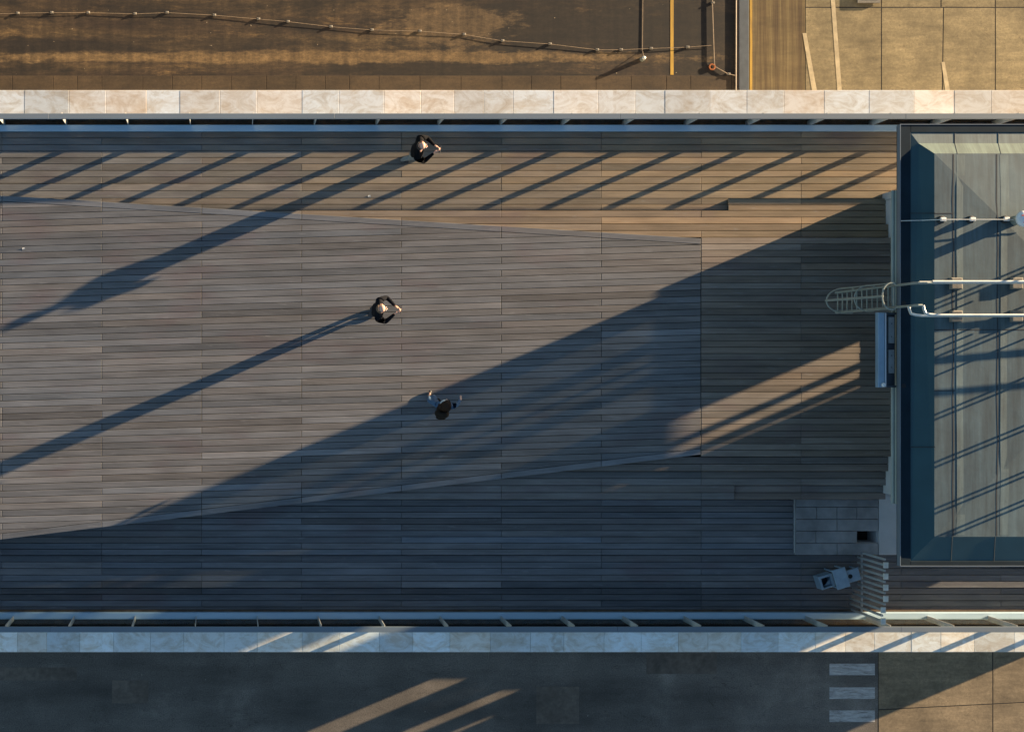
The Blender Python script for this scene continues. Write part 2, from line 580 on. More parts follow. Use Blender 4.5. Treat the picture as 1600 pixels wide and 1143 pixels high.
# strip of worn paving along the foot of the terrace wall
x = XL - 60.0
while x < 1146:
    w = random.choice((38, 46, 55, 64))
    a, b_ = W(x, 118.5, GZ), W(min(x + w, 1148), 160, GZ)
    t = random.uniform(0.9, 1.1)
    obj("paving_slab", MB().cbox((a.x + .008, b_.y, GZ - .05), (b_.x - .008, a.y, GZ + .006), .004), MAT["quay_concrete"], quay, color=(0.052 * t, 0.033 * t, 0.0155 * t))
    x += w

# raised kerb with a yellow edge, and the rutted track strip
k0, k1 = W(1155, -900, GZ + 0.025), W(1170, 260, GZ + 0.025)
kerb = obj("dock_kerb", MB().cbox((k0.x, k1.y, GZ), (k1.x, k0.y, GZ + 0.025), 0.008), MAT["kerb_dark"])
tag(kerb, "long blue grey kerb beside the yellow edge line on the brown quay", "kerb")
track = sheet("track_bed", 1170.5, -900, 1258, 260, GZ + 0.004, MAT["stained_quay"], "rutted brown strip between the yellow line and the concrete slabs")
m, nt, b = new_mat("rutted_strip")
r1 = pos_noise(nt, (6.0, 0.12, 1), 1.0, 6, 0.75)
r2 = pos_noise(nt, (1.0, 3.0, 1), 1.0, 6, 0.7)
c = ramp(nt, r1, [(0.33, (0.045, 0.026, 0.012)), (0.45, (0.10, 0.064, 0.026)), (0.56, (0.15, 0.105, 0.042)), (0.70, (0.20, 0.145, 0.062))])
c = mul_val(nt, c, grey(nt, r2, 0.3, 0.7, 0.75, 1.25))
nt.links.new(c, b.inputs["Base Color"]); b.inputs["Roughness"].default_value = 0.9
track.data.materials[0] = m
for x0, x1, y0, y1 in ((1171.5, 1175.5, -900, 150), (1047.5, 1052.5, -900, 117)):
    sheet("painted_line", x0, y0, x1, y1, GZ + (0.008 if x0 > 1100 else 0.004), MAT["worn_yellow_paint"], "", track if x0 > 1100 else quay)

# quay slabs, upper right and lower right, each a real slab with open joints
def slab(parent, pts, col, h=0.005):
    poly = [(W(x, y, GZ).x, W(x, y, GZ).y) for x, y in pts]
    if area(poly) < 0:
        poly.reverse()
    poly = inset(poly, 0.009)
    return obj("concrete_slab", MB().prism(poly, GZ - 0.1, GZ + h, 0.008), MAT["quay_concrete"], parent, color=col)


pav_u = sheet("concrete_apron", 1257.9, -900, 2600, 260, GZ + 0.002, MAT["under_deck"], "tan concrete apron of large slabs, upper right")
xs = [1258, 1377, 1474, 1555, 1660, 1800, 1950, 2150, 2400]
ys = [-420, -210, 12, 290]
for i in range(len(xs) - 1):
    for j in range(len(ys) - 1):
        t = random.uniform(0.88, 1.12)
        y0, y1 = ys[j], ys[j + 1]
        dx = (3 if xs[i] == 1377 else 0)
        slab(pav_u, [(xs[i], y0), (xs[i + 1], y0), (xs[i + 1] - (4 if i == 1 else 0), y1), (xs[i] - (4 if i == 2 else 0), y1)],
             (0.205 * t, 0.158 * t, 0.080 * t))
for pts in (((1254, 52), (1260, 52), (1278, 150), (1270, 150)), ((1294, -60), (1300, -60), (1316, 150), (1309, 150)), ((1471, 97), (1476, 97), (1486, 150), (1478, 150))):
    ps = [W(x, y, GZ + 0.009) for x, y in pts]
    pale = obj("painted_line", MB().add([tuple(p) for p in reversed(ps)], [(0, 1, 2, 3)]), MAT["pale_marking"], pav_u)
hq = MB(); a, b_ = W(1338, -14, GZ), W(1373, 6, GZ)
hq.box((a.x, b_.y, GZ + 0.03), (b_.x, a.y, GZ + 0.045))
hatch = thing("quay_hatch", "small dark square hatch with pale rim at the top edge of the tan concrete", "hatch", W(1355, 0, GZ))
fr = MB(); w = 0.07
fr.box((a.x, a.y, GZ + .03), (b_.x, a.y - w, GZ + .08)); fr.box((a.x, b_.y, GZ + .03), (b_.x, b_.y + w, GZ + .08))
fr.box((a.x, a.y - w, GZ + .03), (a.x + w, b_.y + w, GZ + .08)); fr.box((b_.x - w, a.y - w, GZ + .03), (b_.x, b_.y + w, GZ + .08))
obj("rim", fr, MAT["old_concrete"], hatch)
obj("cover", MB().box((a.x + w, b_.y + w, GZ + .031), (b_.x - w, a.y - w, GZ + .05)), MAT["dark_void"], hatch)

pav_l = sheet("concrete_yard", 1371.9, 900, 2600, 2000, GZ + 0.002, MAT["under_deck"], "tan concrete yard of large slabs, lower right")
xs2 = [1372, 1551, 1730, 1920, 2200, 2500]
for i in range(len(xs2) - 1):
    yy = [900, 1108 - i * 9, 1300, 1600]
    for j in range(3):
        t = random.uniform(0.85, 1.1)
        slab(pav_l, [(xs2[i], yy[j]), (xs2[i + 1], yy[j] - (9 if j in (1,) else 0)), (xs2[i + 1], yy[j + 1] - (9 if j == 0 else 0)), (xs2[i], yy[j + 1])],
             (0.22 * t, 0.165 * t, 0.098 * t))
for y0 in (1036, 1073, 1109):
    o = sheet("road_marking", 1296, y0, 1367, y0 + 18, GZ + 0.005, MAT["worn_white_paint"], "", asphalt)

m, nt, b = new_mat("repair_patch")
n1 = pos_noise(nt, (6, 6, 1), 1.0, 7, 0.75)
n2 = pos_noise(nt, (0.8, 0.8, 1), 1.0, 5, 0.6)
c = ramp(nt, n1, [(0.3, (0.085, 0.069, 0.054)), (0.7, (0.175, 0.142, 0.11))])
c = mul_val(nt, c, grey(nt, n2, 0.3, 0.7, 0.7, 1.3))
nt.links.new(c, b.inputs["Base Color"]); b.inputs["Roughness"].default_value = 0.9
for x0, y0, x1, y1 in ((-20, 1042, 120, 1062), (175, 1062, 232, 1098), (838, 1072, 905, 1130), (1010, 1020, 1120, 1052)):
    o = sheet("repair_patch", x0, y0, x1, y1, GZ + 0.004, m, "", asphalt)

# cable run on the quay: wire laid over small concrete feet, with a stub mast and a side branch
def cable_run(name, label, pts, feet, r=0.006, zc=0.03):
    t = thing(name, label, "cable", W(*pts[0], GZ))
    obj("wire", MB().tube([W(x, y, GZ + zc + 0.006 * ((i * 7) % 3)) for i, (x, y) in enumerate(pts)], r, 6), MAT["cable_pale"], t)
    for x, y in feet:
        p = W(x, y, GZ)
        mb = MB().prism([(p.x - .044, p.y - .032), (p.x + .044, p.y - .032), (p.x + .044, p.y + .032), (p.x - .044, p.y + .032)], GZ, GZ + 0.05, 0.018)
        f = obj("cable_foot", mb, MAT["old_concrete"], t)
        obj("clip", MB().box((p.x - .015, p.y - .02, GZ + .0502), (p.x + .015, p.y + .02, GZ + .06)), MAT["old_concrete"], f)
    return t


feet1 = [(28, 21), (81, 20), (138, 20), (211, 22), (261, 20), (335, 24), (404, 30), (450, 34), (517, 42), (581, 47), (656, 49), (725, 54), (785, 64), (859, 69), (933, 78), (970, 78), (1017, 76), (1074, 74)]
cable_run("conductor_cable", "long thin cable on small blocks meandering across the brown quay", [(-60, 24)] + feet1 + [(1112, 71)], feet1)
cable_run("branch_cable", "short pale cable running down the quay beside the dark kerb", [(1113, -60), (1113, 5), (1116, 95), (1117, 104), (1138, 116), (1149, 118)], [(1113, 5), (1138, 116)], 0.013)
p = W(1150, -200, GZ); q = W(1149, 150, GZ)
tag(obj("edge_pipe", MB().tube([(p.x, p.y, GZ + .025), (q.x, q.y, GZ + .025)], 0.022, 8), MAT["cable_pale"]), "straight tan pipe lying along the left side of the dark kerb", "pipe")
fl = thing("orange_ring", "small orange ring lying beside the short pale cable", "ring", W(1112, 105, GZ))
p = W(1112, 105, GZ)
obj("ring", MB().tube([(p.x + .075 * math.cos(a * .5236), p.y + .075 * math.sin(a * .5236), GZ + .03) for a in range(13)], 0.022, 6), MAT["orange_plastic"], fl)
st = thing("stub_mast", "short mast with a straight wire, casting a thick dark shadow on the quay", "mast", W(1003, 93, GZ))
p = W(1003, 93, GZ)
obj("post", MB().tube([p, p + Vector((0, 0, .17))], 0.065, 10, 0.05), MAT["galvanised"], st)
obj("post_cap", MB().ball(p + Vector((0, 0, .175)), .055, .055, .04), MAT["galvanised_bright"], st)
obj("wire", MB().tube([p + Vector((0, 0, .17)), p + Vector((.01, .25, .012)), W(1005, -80, GZ + .008)], 0.007, 6), MAT["cable_pale"], st)

# ------------------------------------------------------------------ terrace building that carries the deck
def wall_mesh(mb, axis, at0, at1, r0, r1, z0, z1, holes):
    """solid wall; axis 'x' runs along x. holes: (r0, r1, z0, z1) in world units"""
    rs = sorted({r0, r1, *[h[0] for h in holes], *[h[1] for h in holes]})
    zs = sorted({z0, z1, *[h[2] for h in holes], *[h[3] for h in holes]})
    for i in range(len(rs) - 1):
        for j in range(len(zs) - 1):
            cr, cz = (rs[i] + rs[i + 1]) / 2, (zs[j] + zs[j + 1]) / 2
            if not (r0 < cr < r1 and z0 < cz < z1):
                continue
            if any(h[0] < cr < h[1] and h[2] < cz < h[3] for h in holes):
                continue
            if axis == 'x':
                mb.box((rs[i], at0, zs[j]), (rs[i + 1], at1, zs[j + 1]))
            else:
                mb.box((at0, rs[i], zs[j]), (at1, rs[i + 1], zs[j + 1]))
    return mb


ux = lambda x: (x - NX) / S
uy = lambda y: -(y - NY) / S
TX0, TX1 = ux(-900), ux(2214)
terrace = thing("terrace_building", "long terrace building with travertine coped walls carrying the timber deck", "building", (0, 0, GZ))
holes = [(ux(1160), ux(1254), -6.08, -3.0), (ux(1262), ux(1340), -6.0, -5.70), (ux(1347), ux(1410), -5.96, -3.0), (ux(1444), ux(1482), -5.68, -3.4)]
obj("wall", wall_mesh(MB(), 'x', uy(1000), uy(1012), TX0, TX1, GZ - .01, 0.06, holes), MAT["white_render"], terrace)
obj("wall", MB().box((TX0, uy(146), GZ - .01), (TX1, uy(160), 0.12)), MAT["white_render"], terrace)
obj("wall", wall_mesh(MB(), 'y', TX1 - 0.2, TX1, uy(1000), uy(160), GZ - .01, -0.4, [(uy(760), uy(430), -4.5, -1.1)]), MAT["white_render"], terrace)
for i in range(6):
    x = ux(1264 + i * 13)
    obj("window_bar", MB().box((x, uy(1003), -6.0), (x + 0.08, uy(1006), -5.70)), MAT["frame_dark"], terrace)
obj("roof_slab", MB().box((TX0, uy(998), -1.0), (TX1 - .22, uy(162), -0.87)), MAT["under_deck"], terrace)

ZN, ZS = 0.165, 0.10


def coping(y0, y1, z, seedoff, tint):
    x = XL - 40
    rnd = random.Random(seedoff)
    while x < 2150:
        w = rnd.choice((46, 52, 58, 63, 70))
        a, b = W(x, y0, z), W(x + w, y1, z)
        t = rnd.uniform(0.76, 1.06)
        warm = rnd.choice((-.06, -.04, -.02, 0, .05))
        obj("coping_stone", MB().cbox((a.x + .002, b.y, z - .1), (b.x - .002, a.y, z + rnd.uniform(-.002, .002)), 0.006), MAT["travertine"], terrace,
            color=(t * tint[0] * (1 + warm), t * tint[1], t * tint[2] * (1 - warm)))
        x += w


coping(141, 184.5, ZN, 3, (0.97, 0.99, 0.99))
coping(981.5, 1018, ZS, 5, (1.14, 1.18, 1.17))  # lower stones tinted brighter, standing in for extra light on them


# ------------------------------------------------------------------ balustrades: curb, ledge, slot, steel fins, glass
def balustrade(name, label, rail, slot, curb, z_rail, z_curb, z_floor, fin0, pitch, yfin):
    t = thing(name, label, "balustrade", (0, U(0, yfin).y, z_floor))
    x0, x1 = W(XL - 40, 0, 0).x, ux(2150)
    a, b = W(0, rail[0], z_rail).y, W(0, rail[1], z_rail).y
    xr = x0
    while xr < x1:                               # rail lengths butted end to end
        xe = min(xr + 6.2, x1)
        obj("handrail", MB().cbox((xr + .002, b, z_rail - .035), (xe - .002, a, z_rail), .004), MAT["ledge_metal"], t)
        xr = xe
    a, b = W(0, curb[0], z_curb).y, W(0, curb[1], z_curb).y
    obj("curb", MB().cbox((x0, b, z_curb - .35), (x1, a, z_curb), .006), MAT["curb_metal"], t)
    obj("slot_bed", MB().box((x0, uy(slot[1] + 6), z_floor - .05), (x1, uy(slot[0] - 6), z_floor)), MAT["slot_gravel"], t)
    k = -4
    xs = []
    while fin0 + pitch * k < 2050:
        xs.append(ux(fin0 + pitch * k)); k += 1
    y = uy(yfin)
    ztop = z_rail - .036
    fin = MB().prism([(-.006, -.06), (.006, -.06), (.006, .06), (-.006, .06)], z_floor, ztop, .003).mesh("post")
    fin.materials.append(MAT["post_steel"])
    for x in xs:
        o = obj("post", fin, None, t); o.location = (x, y, 0)
        o.matrix_parent_inverse = Matrix.Translation(-t.location)
    pane = MB().box((0, -.006, z_floor + .12), (xs[1] - xs[0] - .05, .006, ztop - .01)).mesh("glass_pane")
    pane.materials.append(MAT["clear_glass"])
    for x in xs[:-1]:
        o = obj("glass_pane", pane, None, t); o.location = (x + .025, y, 0)
        o.matrix_parent_inverse = Matrix.Translation(-t.location)
    return t


balustrade("glass_balustrade", "glass balustrade with steel fins along the sunny upper edge of the deck",
           (177.3, 186), (186, 195), (195, 205), 0.775, -0.05, -0.22, 6, 97.1, 190.6)
balustrade("glass_balustrade", "glass balustrade with steel fins along the shaded lower edge of the deck",
           (978.5, 987.2), (967, 978.5), (957, 967), 0.58, -0.50, -0.64, 15, 96.9, 972.5)

# ------------------------------------------------------------------ decking, board by board
GAP = 0.0056
COLX = [XL + 156.5 * k for k in range(0, 16)]           # joint columns
COLX = [3 + 156.1 * k for k in range(-2, 13)]


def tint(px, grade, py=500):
    """board colour: silvered on the trodden ramp, honey for golden sunlight painted in toward the right"""
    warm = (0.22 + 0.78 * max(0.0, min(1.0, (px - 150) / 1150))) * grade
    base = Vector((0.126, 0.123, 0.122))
    sun_gold = Vector((0.255, 0.178, 0.102))
    c = base.lerp(sun_gold, warm)
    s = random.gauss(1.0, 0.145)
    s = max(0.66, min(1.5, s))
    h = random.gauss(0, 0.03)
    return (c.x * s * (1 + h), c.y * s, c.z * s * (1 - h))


def spans(x0, x1, row, extra=0.15):
    cuts = [x for k, x in enumerate(COLX) if x0 + 25 < x < x1 - 25 and ((k + row) % 2 == 0 or random.random() < extra)]
    e = [x0] + cuts + [x1]
    return list(zip(e[:-1], e[1:]))


def deck(name, label):
    o = bpy.data.objects.new(name, None)
    COL.objects.link(o)
    return tag(o, label, kind="structure")


def board_rows(parent, y0, y1, z, n, x_of_row, grade, row0=0):
    """n rows of boards between photo lines y0 and y1 at height z; x_of_row(yc) -> (x0, x1)"""
    cnt = 0
    for r in range(n):
        ya, yb = y0 + (y1 - y0) * r / n, y0 + (y1 - y0) * (r + 1) / n
        xx = x_of_row((ya + yb) / 2)
        if xx is None or xx[1] - xx[0] < 8:
            continue
        for xa, xb in spans(xx[0], xx[1], r + row0):
            a, b = W(xa, ya, z), W(xb, yb, z)
            dz = random.uniform(-.0015, .0015)
            mb = MB().prism([(a.x + GAP * .6, b.y + GAP), (b.x - GAP * .6, b.y + GAP), (b.x - GAP * .6, a.y - GAP), (a.x + GAP * .6, a.y - GAP)],
                            z - .04 + dz, z + dz, .005)
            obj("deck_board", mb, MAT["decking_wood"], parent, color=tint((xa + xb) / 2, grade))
            cnt += 1
    return cnt


def bearer(parent, x0, y0, x1, y1, z):
    a, b = W(x0, y0, z), W(x1, y1, z)
    obj("deck_bearer", MB().box((a.x + .02, b.y + .012, -.86), (b.x - .02, a.y - .012, z - .043)), MAT["under_deck"], parent)


RISE = 0.11
Z0, Z1, Z2, Z3, ZA, ZB = 0.0, RISE, 2 * RISE, 3 * RISE, -RISE, -2 * RISE
S0, SA, SB = -0.33, -0.47, -0.70          # the lower side drops further
ramp_top = lambda x: 305 + 67.0 / 1095 * x
ramp_bot = lambda x: 843 - 133.0 / 1095 * x
rt_inv = lambda y: (y - 305) / 67.0 * 1095
rb_inv = lambda y: (843 - y) / 133.0 * 1095
WX = 1400

dn = deck("deck_upper_side", "timber deck and steps between the ramp and the sunny balustrade")
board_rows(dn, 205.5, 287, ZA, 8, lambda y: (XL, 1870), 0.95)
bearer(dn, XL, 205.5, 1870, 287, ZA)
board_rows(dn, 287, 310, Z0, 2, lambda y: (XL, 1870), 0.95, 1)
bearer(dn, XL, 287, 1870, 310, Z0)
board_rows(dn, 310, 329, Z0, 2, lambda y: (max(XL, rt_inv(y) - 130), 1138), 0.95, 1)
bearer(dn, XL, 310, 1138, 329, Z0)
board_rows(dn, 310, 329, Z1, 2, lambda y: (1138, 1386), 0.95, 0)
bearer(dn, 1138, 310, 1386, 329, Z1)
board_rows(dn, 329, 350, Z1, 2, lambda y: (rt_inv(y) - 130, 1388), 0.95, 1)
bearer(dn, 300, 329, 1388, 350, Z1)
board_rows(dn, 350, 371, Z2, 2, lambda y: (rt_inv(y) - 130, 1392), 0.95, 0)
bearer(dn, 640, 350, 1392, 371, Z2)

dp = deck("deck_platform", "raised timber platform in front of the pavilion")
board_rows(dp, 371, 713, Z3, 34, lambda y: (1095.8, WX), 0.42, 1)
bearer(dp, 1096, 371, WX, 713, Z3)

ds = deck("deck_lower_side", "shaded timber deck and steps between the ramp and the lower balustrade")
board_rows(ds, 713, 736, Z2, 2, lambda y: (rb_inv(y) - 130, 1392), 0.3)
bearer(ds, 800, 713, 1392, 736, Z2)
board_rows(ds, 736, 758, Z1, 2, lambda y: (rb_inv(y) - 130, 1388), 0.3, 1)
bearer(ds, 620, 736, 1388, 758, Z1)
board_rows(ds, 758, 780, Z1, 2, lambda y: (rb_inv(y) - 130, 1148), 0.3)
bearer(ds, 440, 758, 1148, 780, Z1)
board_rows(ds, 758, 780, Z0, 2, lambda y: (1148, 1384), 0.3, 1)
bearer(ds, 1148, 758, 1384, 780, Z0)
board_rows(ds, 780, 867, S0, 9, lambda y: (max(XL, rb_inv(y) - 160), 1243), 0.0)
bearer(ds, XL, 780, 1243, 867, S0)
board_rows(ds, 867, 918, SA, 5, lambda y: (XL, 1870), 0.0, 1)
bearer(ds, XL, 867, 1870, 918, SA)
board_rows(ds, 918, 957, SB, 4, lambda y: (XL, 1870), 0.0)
bearer(ds, XL, 918, 1870, 957, SB)

# the ramp: boards parallel to its own axis, clipped by its two splayed edges, with a border board each side
dr = deck("deck_ramp", "long splayed timber ramp running out from the platform")
RZ = lambda px: Z3 + 0.0 - (Z3 - 0.11) * (1095 - px) / 1095
SL = -0.0306
EB = 9.5
X1R = 1095.2


def to_world_poly(pts):
    out = [W(x, y, RZ(x)) for x, y in pts]
    return [(p.x, p.y) for p in out]


zfun = lambda wx: RZ(NX + wx * S * 1.011)


def ramp_board(pts, name="deck_board"):
    poly = to_world_poly(pts)
    if area(poly) < 0:
        poly.reverse()
    if area(poly) < 0.004:
        return
    poly = inset(poly, GAP)
    if len(poly) < 3 or area(poly) < 0.003:
        return
    xm = sum(p[0] for p in pts) / len(pts)
    mb = MB().prism(poly, -.04, 0, .005, zfun)
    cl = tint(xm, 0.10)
    if name == "border_board":
        cl = (cl[0] * 1.12, cl[1] * 1.18, cl[2] * 1.26)
    obj(name, mb, MAT["decking_wood"], dr, color=cl)


row = 0
c = 262.0
while c < 860:
    for xa, xb in spans(XL, X1R, row, 0.12):
        yl = lambda x, cc: cc + SL * (x - 1095)
        quad = [(xa, yl(xa, c)), (xb, yl(xb, c)), (xb, yl(xb, c + 10.03)), (xa, yl(xa, c + 10.03))]
        # interior, below the upper border and above the lower border (image y grows downward)
        t0, t1 = (-400, ramp_top(-400) + EB), (1200, ramp_top(1200) + EB)
        b0, b1 = (-400, ramp_bot(-400) - EB), (1200, ramp_bot(1200) - EB)
        quad = clip(quad, t0, t1)
        if len(quad) >= 3:
            quad = clip(quad, b1, b0)
        if len(quad) >= 3:
            ramp_board(quad)
    c += 10.03
    row += 1
cols = [XL] + [x for x in COLX if XL + 20 < x < X1R - 20] + [X1R]
for xa, xb in zip(cols[:-1], cols[1:]):
    ramp_board([(xa, ramp_top(xa)), (xb, ramp_top(xb)), (xb, ramp_top(xb) + EB), (xa, ramp_top(xa) + EB)], "border_board")
    ramp_board([(xa, ramp_bot(xa) - EB), (xb, ramp_bot(xb) - EB), (xb, ramp_bot(xb)), (xa, ramp_bot(xa))], "border_board")
poly = to_world_poly([(XL, ramp_top(XL) + 1), (X1R, ramp_top(X1R) + 1), (X1R, ramp_bot(X1R) - 1), (XL, ramp_bot(XL) - 1)])
if area(poly) < 0:
    poly.reverse()
mb = MB()
n = len(poly)
vs = [(x, y, -.86) for x, y in poly] + [(x, y, zfun(x) - .043) for x, y in poly]
mb.add(vs, [(3, 2, 1, 0), (4, 5, 6, 7)] + [(i, (i + 1) % 4, 4 + (i + 1) % 4, 4 + i) for i in range(4)])
obj("deck_bearer", mb, MAT["under_deck"], dr)

# stone landing with a hatch, beside the pavilion
ZL = -0.23
pl = thing("stone_landing", "grey stone tiled landing with a square black opening beside the pavilion", "landing", W(1324, 823, Z0))
rows = [(779.5, 791.5, (1243, 1373)), (791.5, 810.5, (1243, 1276, 1308, 1339, 1373)), (810.5, 829, (1243, 1308, 1373)),
        (829, 848, (1243, 1275, 1339.5)), (848, 867, (1243, 1308, 1373))]
for y0, y1, xs_ in rows:
    for xa, xb in zip(xs_[:-1], xs_[1:]):
        a, b = W(xa, y0, ZL), W(xb, y1, ZL)
        t = random.uniform(.85, 1.15)
        obj("stone_tile", MB().cbox((a.x + .006, b.y + .006, ZL - .05), (b.x - .006, a.y - .006, ZL + random.uniform(-.002, .002)), .004), MAT["stone_tile"], pl)
a, b = W(1373, 770, ZL), W(1407, 867, ZL)
obj("stone_tile", MB().cbox((a.x + .006, b.y + .006, ZL - .05), (ux(1900), a.y, ZL + .002), .004), MAT["pale_render"], pl)
a, b = W(1243.5, 780, ZL), U(1898, 866.5, ZL)
ha, hb = W(1340.5, 829.5, ZL), W(1372, 847.5, ZL)
core = MB()
core.box((a.x, b.y, -.79), (ha.x, a.y, ZL - .052)); core.box((hb.x, b.y, -.79), (b.x, a.y, ZL - .052))
core.box((ha.x, ha.y, -.79), (hb.x, a.y, ZL - .052)); core.box((ha.x, b.y, -.79), (hb.x, hb.y, ZL - .052))
obj("plinth", core, MAT["pale_render"], pl)
obj("opening", MB().box((ha.x, hb.y, -.79), (hb.x, ha.y, -.70)), MAT["dark_void"], pl)

# ------------------------------------------------------------------ pavilion
pv = thing("pavilion", "flat roofed pavilion with a dark rimmed grey membrane roof", "building", U(1600, 544, 0))
PX0, PX1, PY0, PY1 = 1380, 1830, 314, 770
ww = MB()
wall_mesh(ww, 'y', ux(PX0), ux(PX0) + .14, uy(PY1), uy(PY0), -.12, 3.87,
          [(uy(600), uy(500), .44, 2.7), (uy(486), uy(335), 1.15, 3.3), (uy(745), uy(622), 1.15, 3.3)])
obj("wall", ww, MAT["pale_render"], pv)
zs_ = Z3
E = lambda y: uy(y)
we = wall_mesh(MB(), 'y', ux(PX1) - .14, ux(PX1), uy(PY1), uy(PY0), -.12, 3.87,
               [(E(359), E(324), 1.42, 2.08), (E(382), E(366), 1.42, 2.08), (E(397.5), E(392), 1.42, 2.08),
                (E(432), E(404), 2.80, 3.5), (E(470), E(438), 2.80, 3.5)])
obj("wall", we, MAT["white_render"], pv)
wn_ = wall_mesh(MB(), 'x', uy(PY0) - .14, uy(PY0), ux(PX0) + .14, ux(PX1) - .14, -.12, 3.87,
                [(ux(1430), ux(1530), 1.2, 3.3), (ux(1550), ux(1650), 1.2, 3.3), (ux(1670), ux(1790), 1.2, 3.3)])
obj("wall", wn_, MAT["white_render"], pv)
obj("wall", MB().box((ux(PX0) + .14, uy(PY1), -.12), (ux(PX1) - .14, uy(PY1) + .14, 3.87)), MAT["white_render"], pv)
obj("floor", MB().box((ux(PX0) + .12, uy(PY1) + .1, .2), (ux(PX1) - .1, uy(PY0) - .1, .385)), MAT["interior_floor"], pv)
for y0, y1 in ((335, 486), (622, 745)):
    w_ = obj("window", MB().box((ux(PX0) + .06, uy(y1), 1.15), (ux(PX0) + .075, uy(y0), 3.3)), MAT["tinted_glass" if y0 < 500 else "clear_glass"], pv)
    fr = MB()
    for yy in (y0, (y0 + y1) / 2, y1):
        fr.box((ux(PX0) + .03, uy(yy) - .03, 1.15), (ux(PX0) + .1, uy(yy) + .03, 3.3))
    obj("frame", fr, MAT["frame_dark"], w_)
for x0, x1 in ((1430, 1530), (1550, 1650), (1670, 1790)):
    obj("window", MB().box((ux(x0), uy(PY0) - .075, 1.2), (ux(x1), uy(PY0) - .06, 3.3)), MAT["tinted_glass"], pv)
# corner pier, one metre high, and dark wall lamps
obj("corner_pier", MB().cbox((ux(PX0) - .02, uy(PY0) + .004, -.12), (ux(PX0) + .16, uy(PY0) + .16, 1.14), .01), MAT["pale_render"], pv)
for y in (381, 697):
    p = W(1394, y, .5)
    obj("wall_lamp", MB().cbox((ux(PX0) - .05, p.y - .07, .52), (ux(PX0) - .002, p.y + .07, .60), .008), MAT["frame_dark"], pv)
# fascia under the roof edge
obj("fascia", MB().box((ux(1258.5), uy(758), 3.66), (ux(1263), uy(334), 3.855)), MAT["fascia_green_grey"], pv)
obj("gutter", MB().tube([(ux(1257), uy(758), 3.70), (ux(1257), uy(334), 3.70)], 0.035, 10), MAT["fascia_green_grey"], pv)
obj("soffit", MB().box((ux(1263) + .002, uy(758), 3.70), (ux(PX0) - .002, uy(334), 3.84)), MAT["fascia_green_grey"], pv)

RX0, RX1, RY0, RY1 = 1256.0, 1954.0, 248.8, 838.5
roof = obj("roof", MB().box((ux(RX0) + .02, uy(RY1) + .02, 3.875), (ux(RX1) - .02, uy(RY0) - .02, 3.95)), MAT["dark_coping_metal"], pv)
cx0, cy0, cy1, cx1 = 1269.7, 259.0, 832.5, 1940
zc0, zc1 = 3.86, 4.0
for a, b in (((RX0, RY0), (cx0, RY1)), ((cx1, RY0), (RX1, RY1)), ((cx0, RY0), (cx1, cy0)), ((cx0, cy1), (cx1, RY1))):
    obj("coping", MB().cbox((ux(a[0]), uy(b[1]), zc0), (ux(b[0]), uy(a[1]), zc1), .006), MAT["dark_coping_metal"], roof)
obj("edge_strip", MB().box((ux(RX0) - .012, uy(RY1) - .012, 3.90), (ux(RX0) - .001, uy(RY0) + .012, 4.012)), MAT["ledge_metal"], roof)
obj("edge_strip", MB().box((ux(RX0), uy(RY0) + .001, 3.90), (ux(RX1), uy(RY0) + .012, 4.012)), MAT["ledge_metal"], roof)
obj("edge_strip", MB().box((ux(RX0), uy(RY1) - .012, 3.90), (ux(RX1), uy(RY1) - .001, 4.012)), MAT["ledge_metal"], roof)
# raised hipped membrane inside the coping
zf, zt = 3.985, 4.15
N0 = 273.6
A = [U(cx0, cy0, zf), U(cx1, cy0, zf), U(cx1, N0, zf), U(cx0 + 8, N0, zf)]
T = dict(x0=1295.5, y0=289.0, x1=1914.0, y1=798.5)
NW, NE, SE, SW = U(T['x0'], T['y0'], zt), U(T['x1'], T['y0'], zt), U(T['x1'], T['y1'], zt), U(T['x0'], T['y1'], zt)
bNW, bNE, bSE, bSW = U(cx0, cy0, zf), U(cx1, cy0, zf), U(cx1, cy1, zf), U(cx0, cy1, zf)
fNW, fNE = U(1280, N0, zf + .02), U(cx1 - 10, N0, zf + .02)


def quad(name, pts, mat, parent, color=None):
    return obj(name, MB().add([tuple(p) for p in pts], [tuple(range(len(pts)))]), mat, parent, color=color)


MG = (0.054, 0.086, 0.092)
quad("upstand", [bSW, SW, NW, fNW, bNW][::-1], MAT["shade_teal_upstand"], roof)
quad("upstand", [bSW, bSE, SE, SW], MAT["shade_teal_upstand"], roof)
quad("upstand", [bSE, bNE, fNE, NE, SE], MAT["shade_teal_upstand"], roof)
quad("gutter_sheet", [bNW, fNW, fNE, bNE], MAT["roof_membrane"], roof, (0.08, 0.108, 0.106))
quad("upstand", [fNW, NW, NE, fNE], MAT["roof_membrane"], roof, (0.105, 0.14, 0.115))  # sun-facing upstand, sunlight painted in as a lighter tint
hw = (T['y1'] - T['y0']) / 2
zr = zt + 0.035 * hw / S
R1, R2 = U(T['x0'] + hw, T['y0'] + hw, zr), U(T['x1'] - hw, T['y0'] + hw, zr)
quad("membrane", [NW, SW, R1], MAT["roof_membrane"], roof, MG)
quad("membrane", [NW, R1, R2, NE], MAT["roof_membrane"], roof, MG)
quad("membrane", [SW, SE, R2, R1], MAT["roof_membrane"], roof, MG)
quad("membrane", [SE, NE, R2], MAT["roof_membrane"], roof, MG)


def roof_z(x, y):
    d = min(x - T['x0'], T['x1'] - x, y - T['y0'], T['y1'] - y)
    return zt + 0.035 * d / S


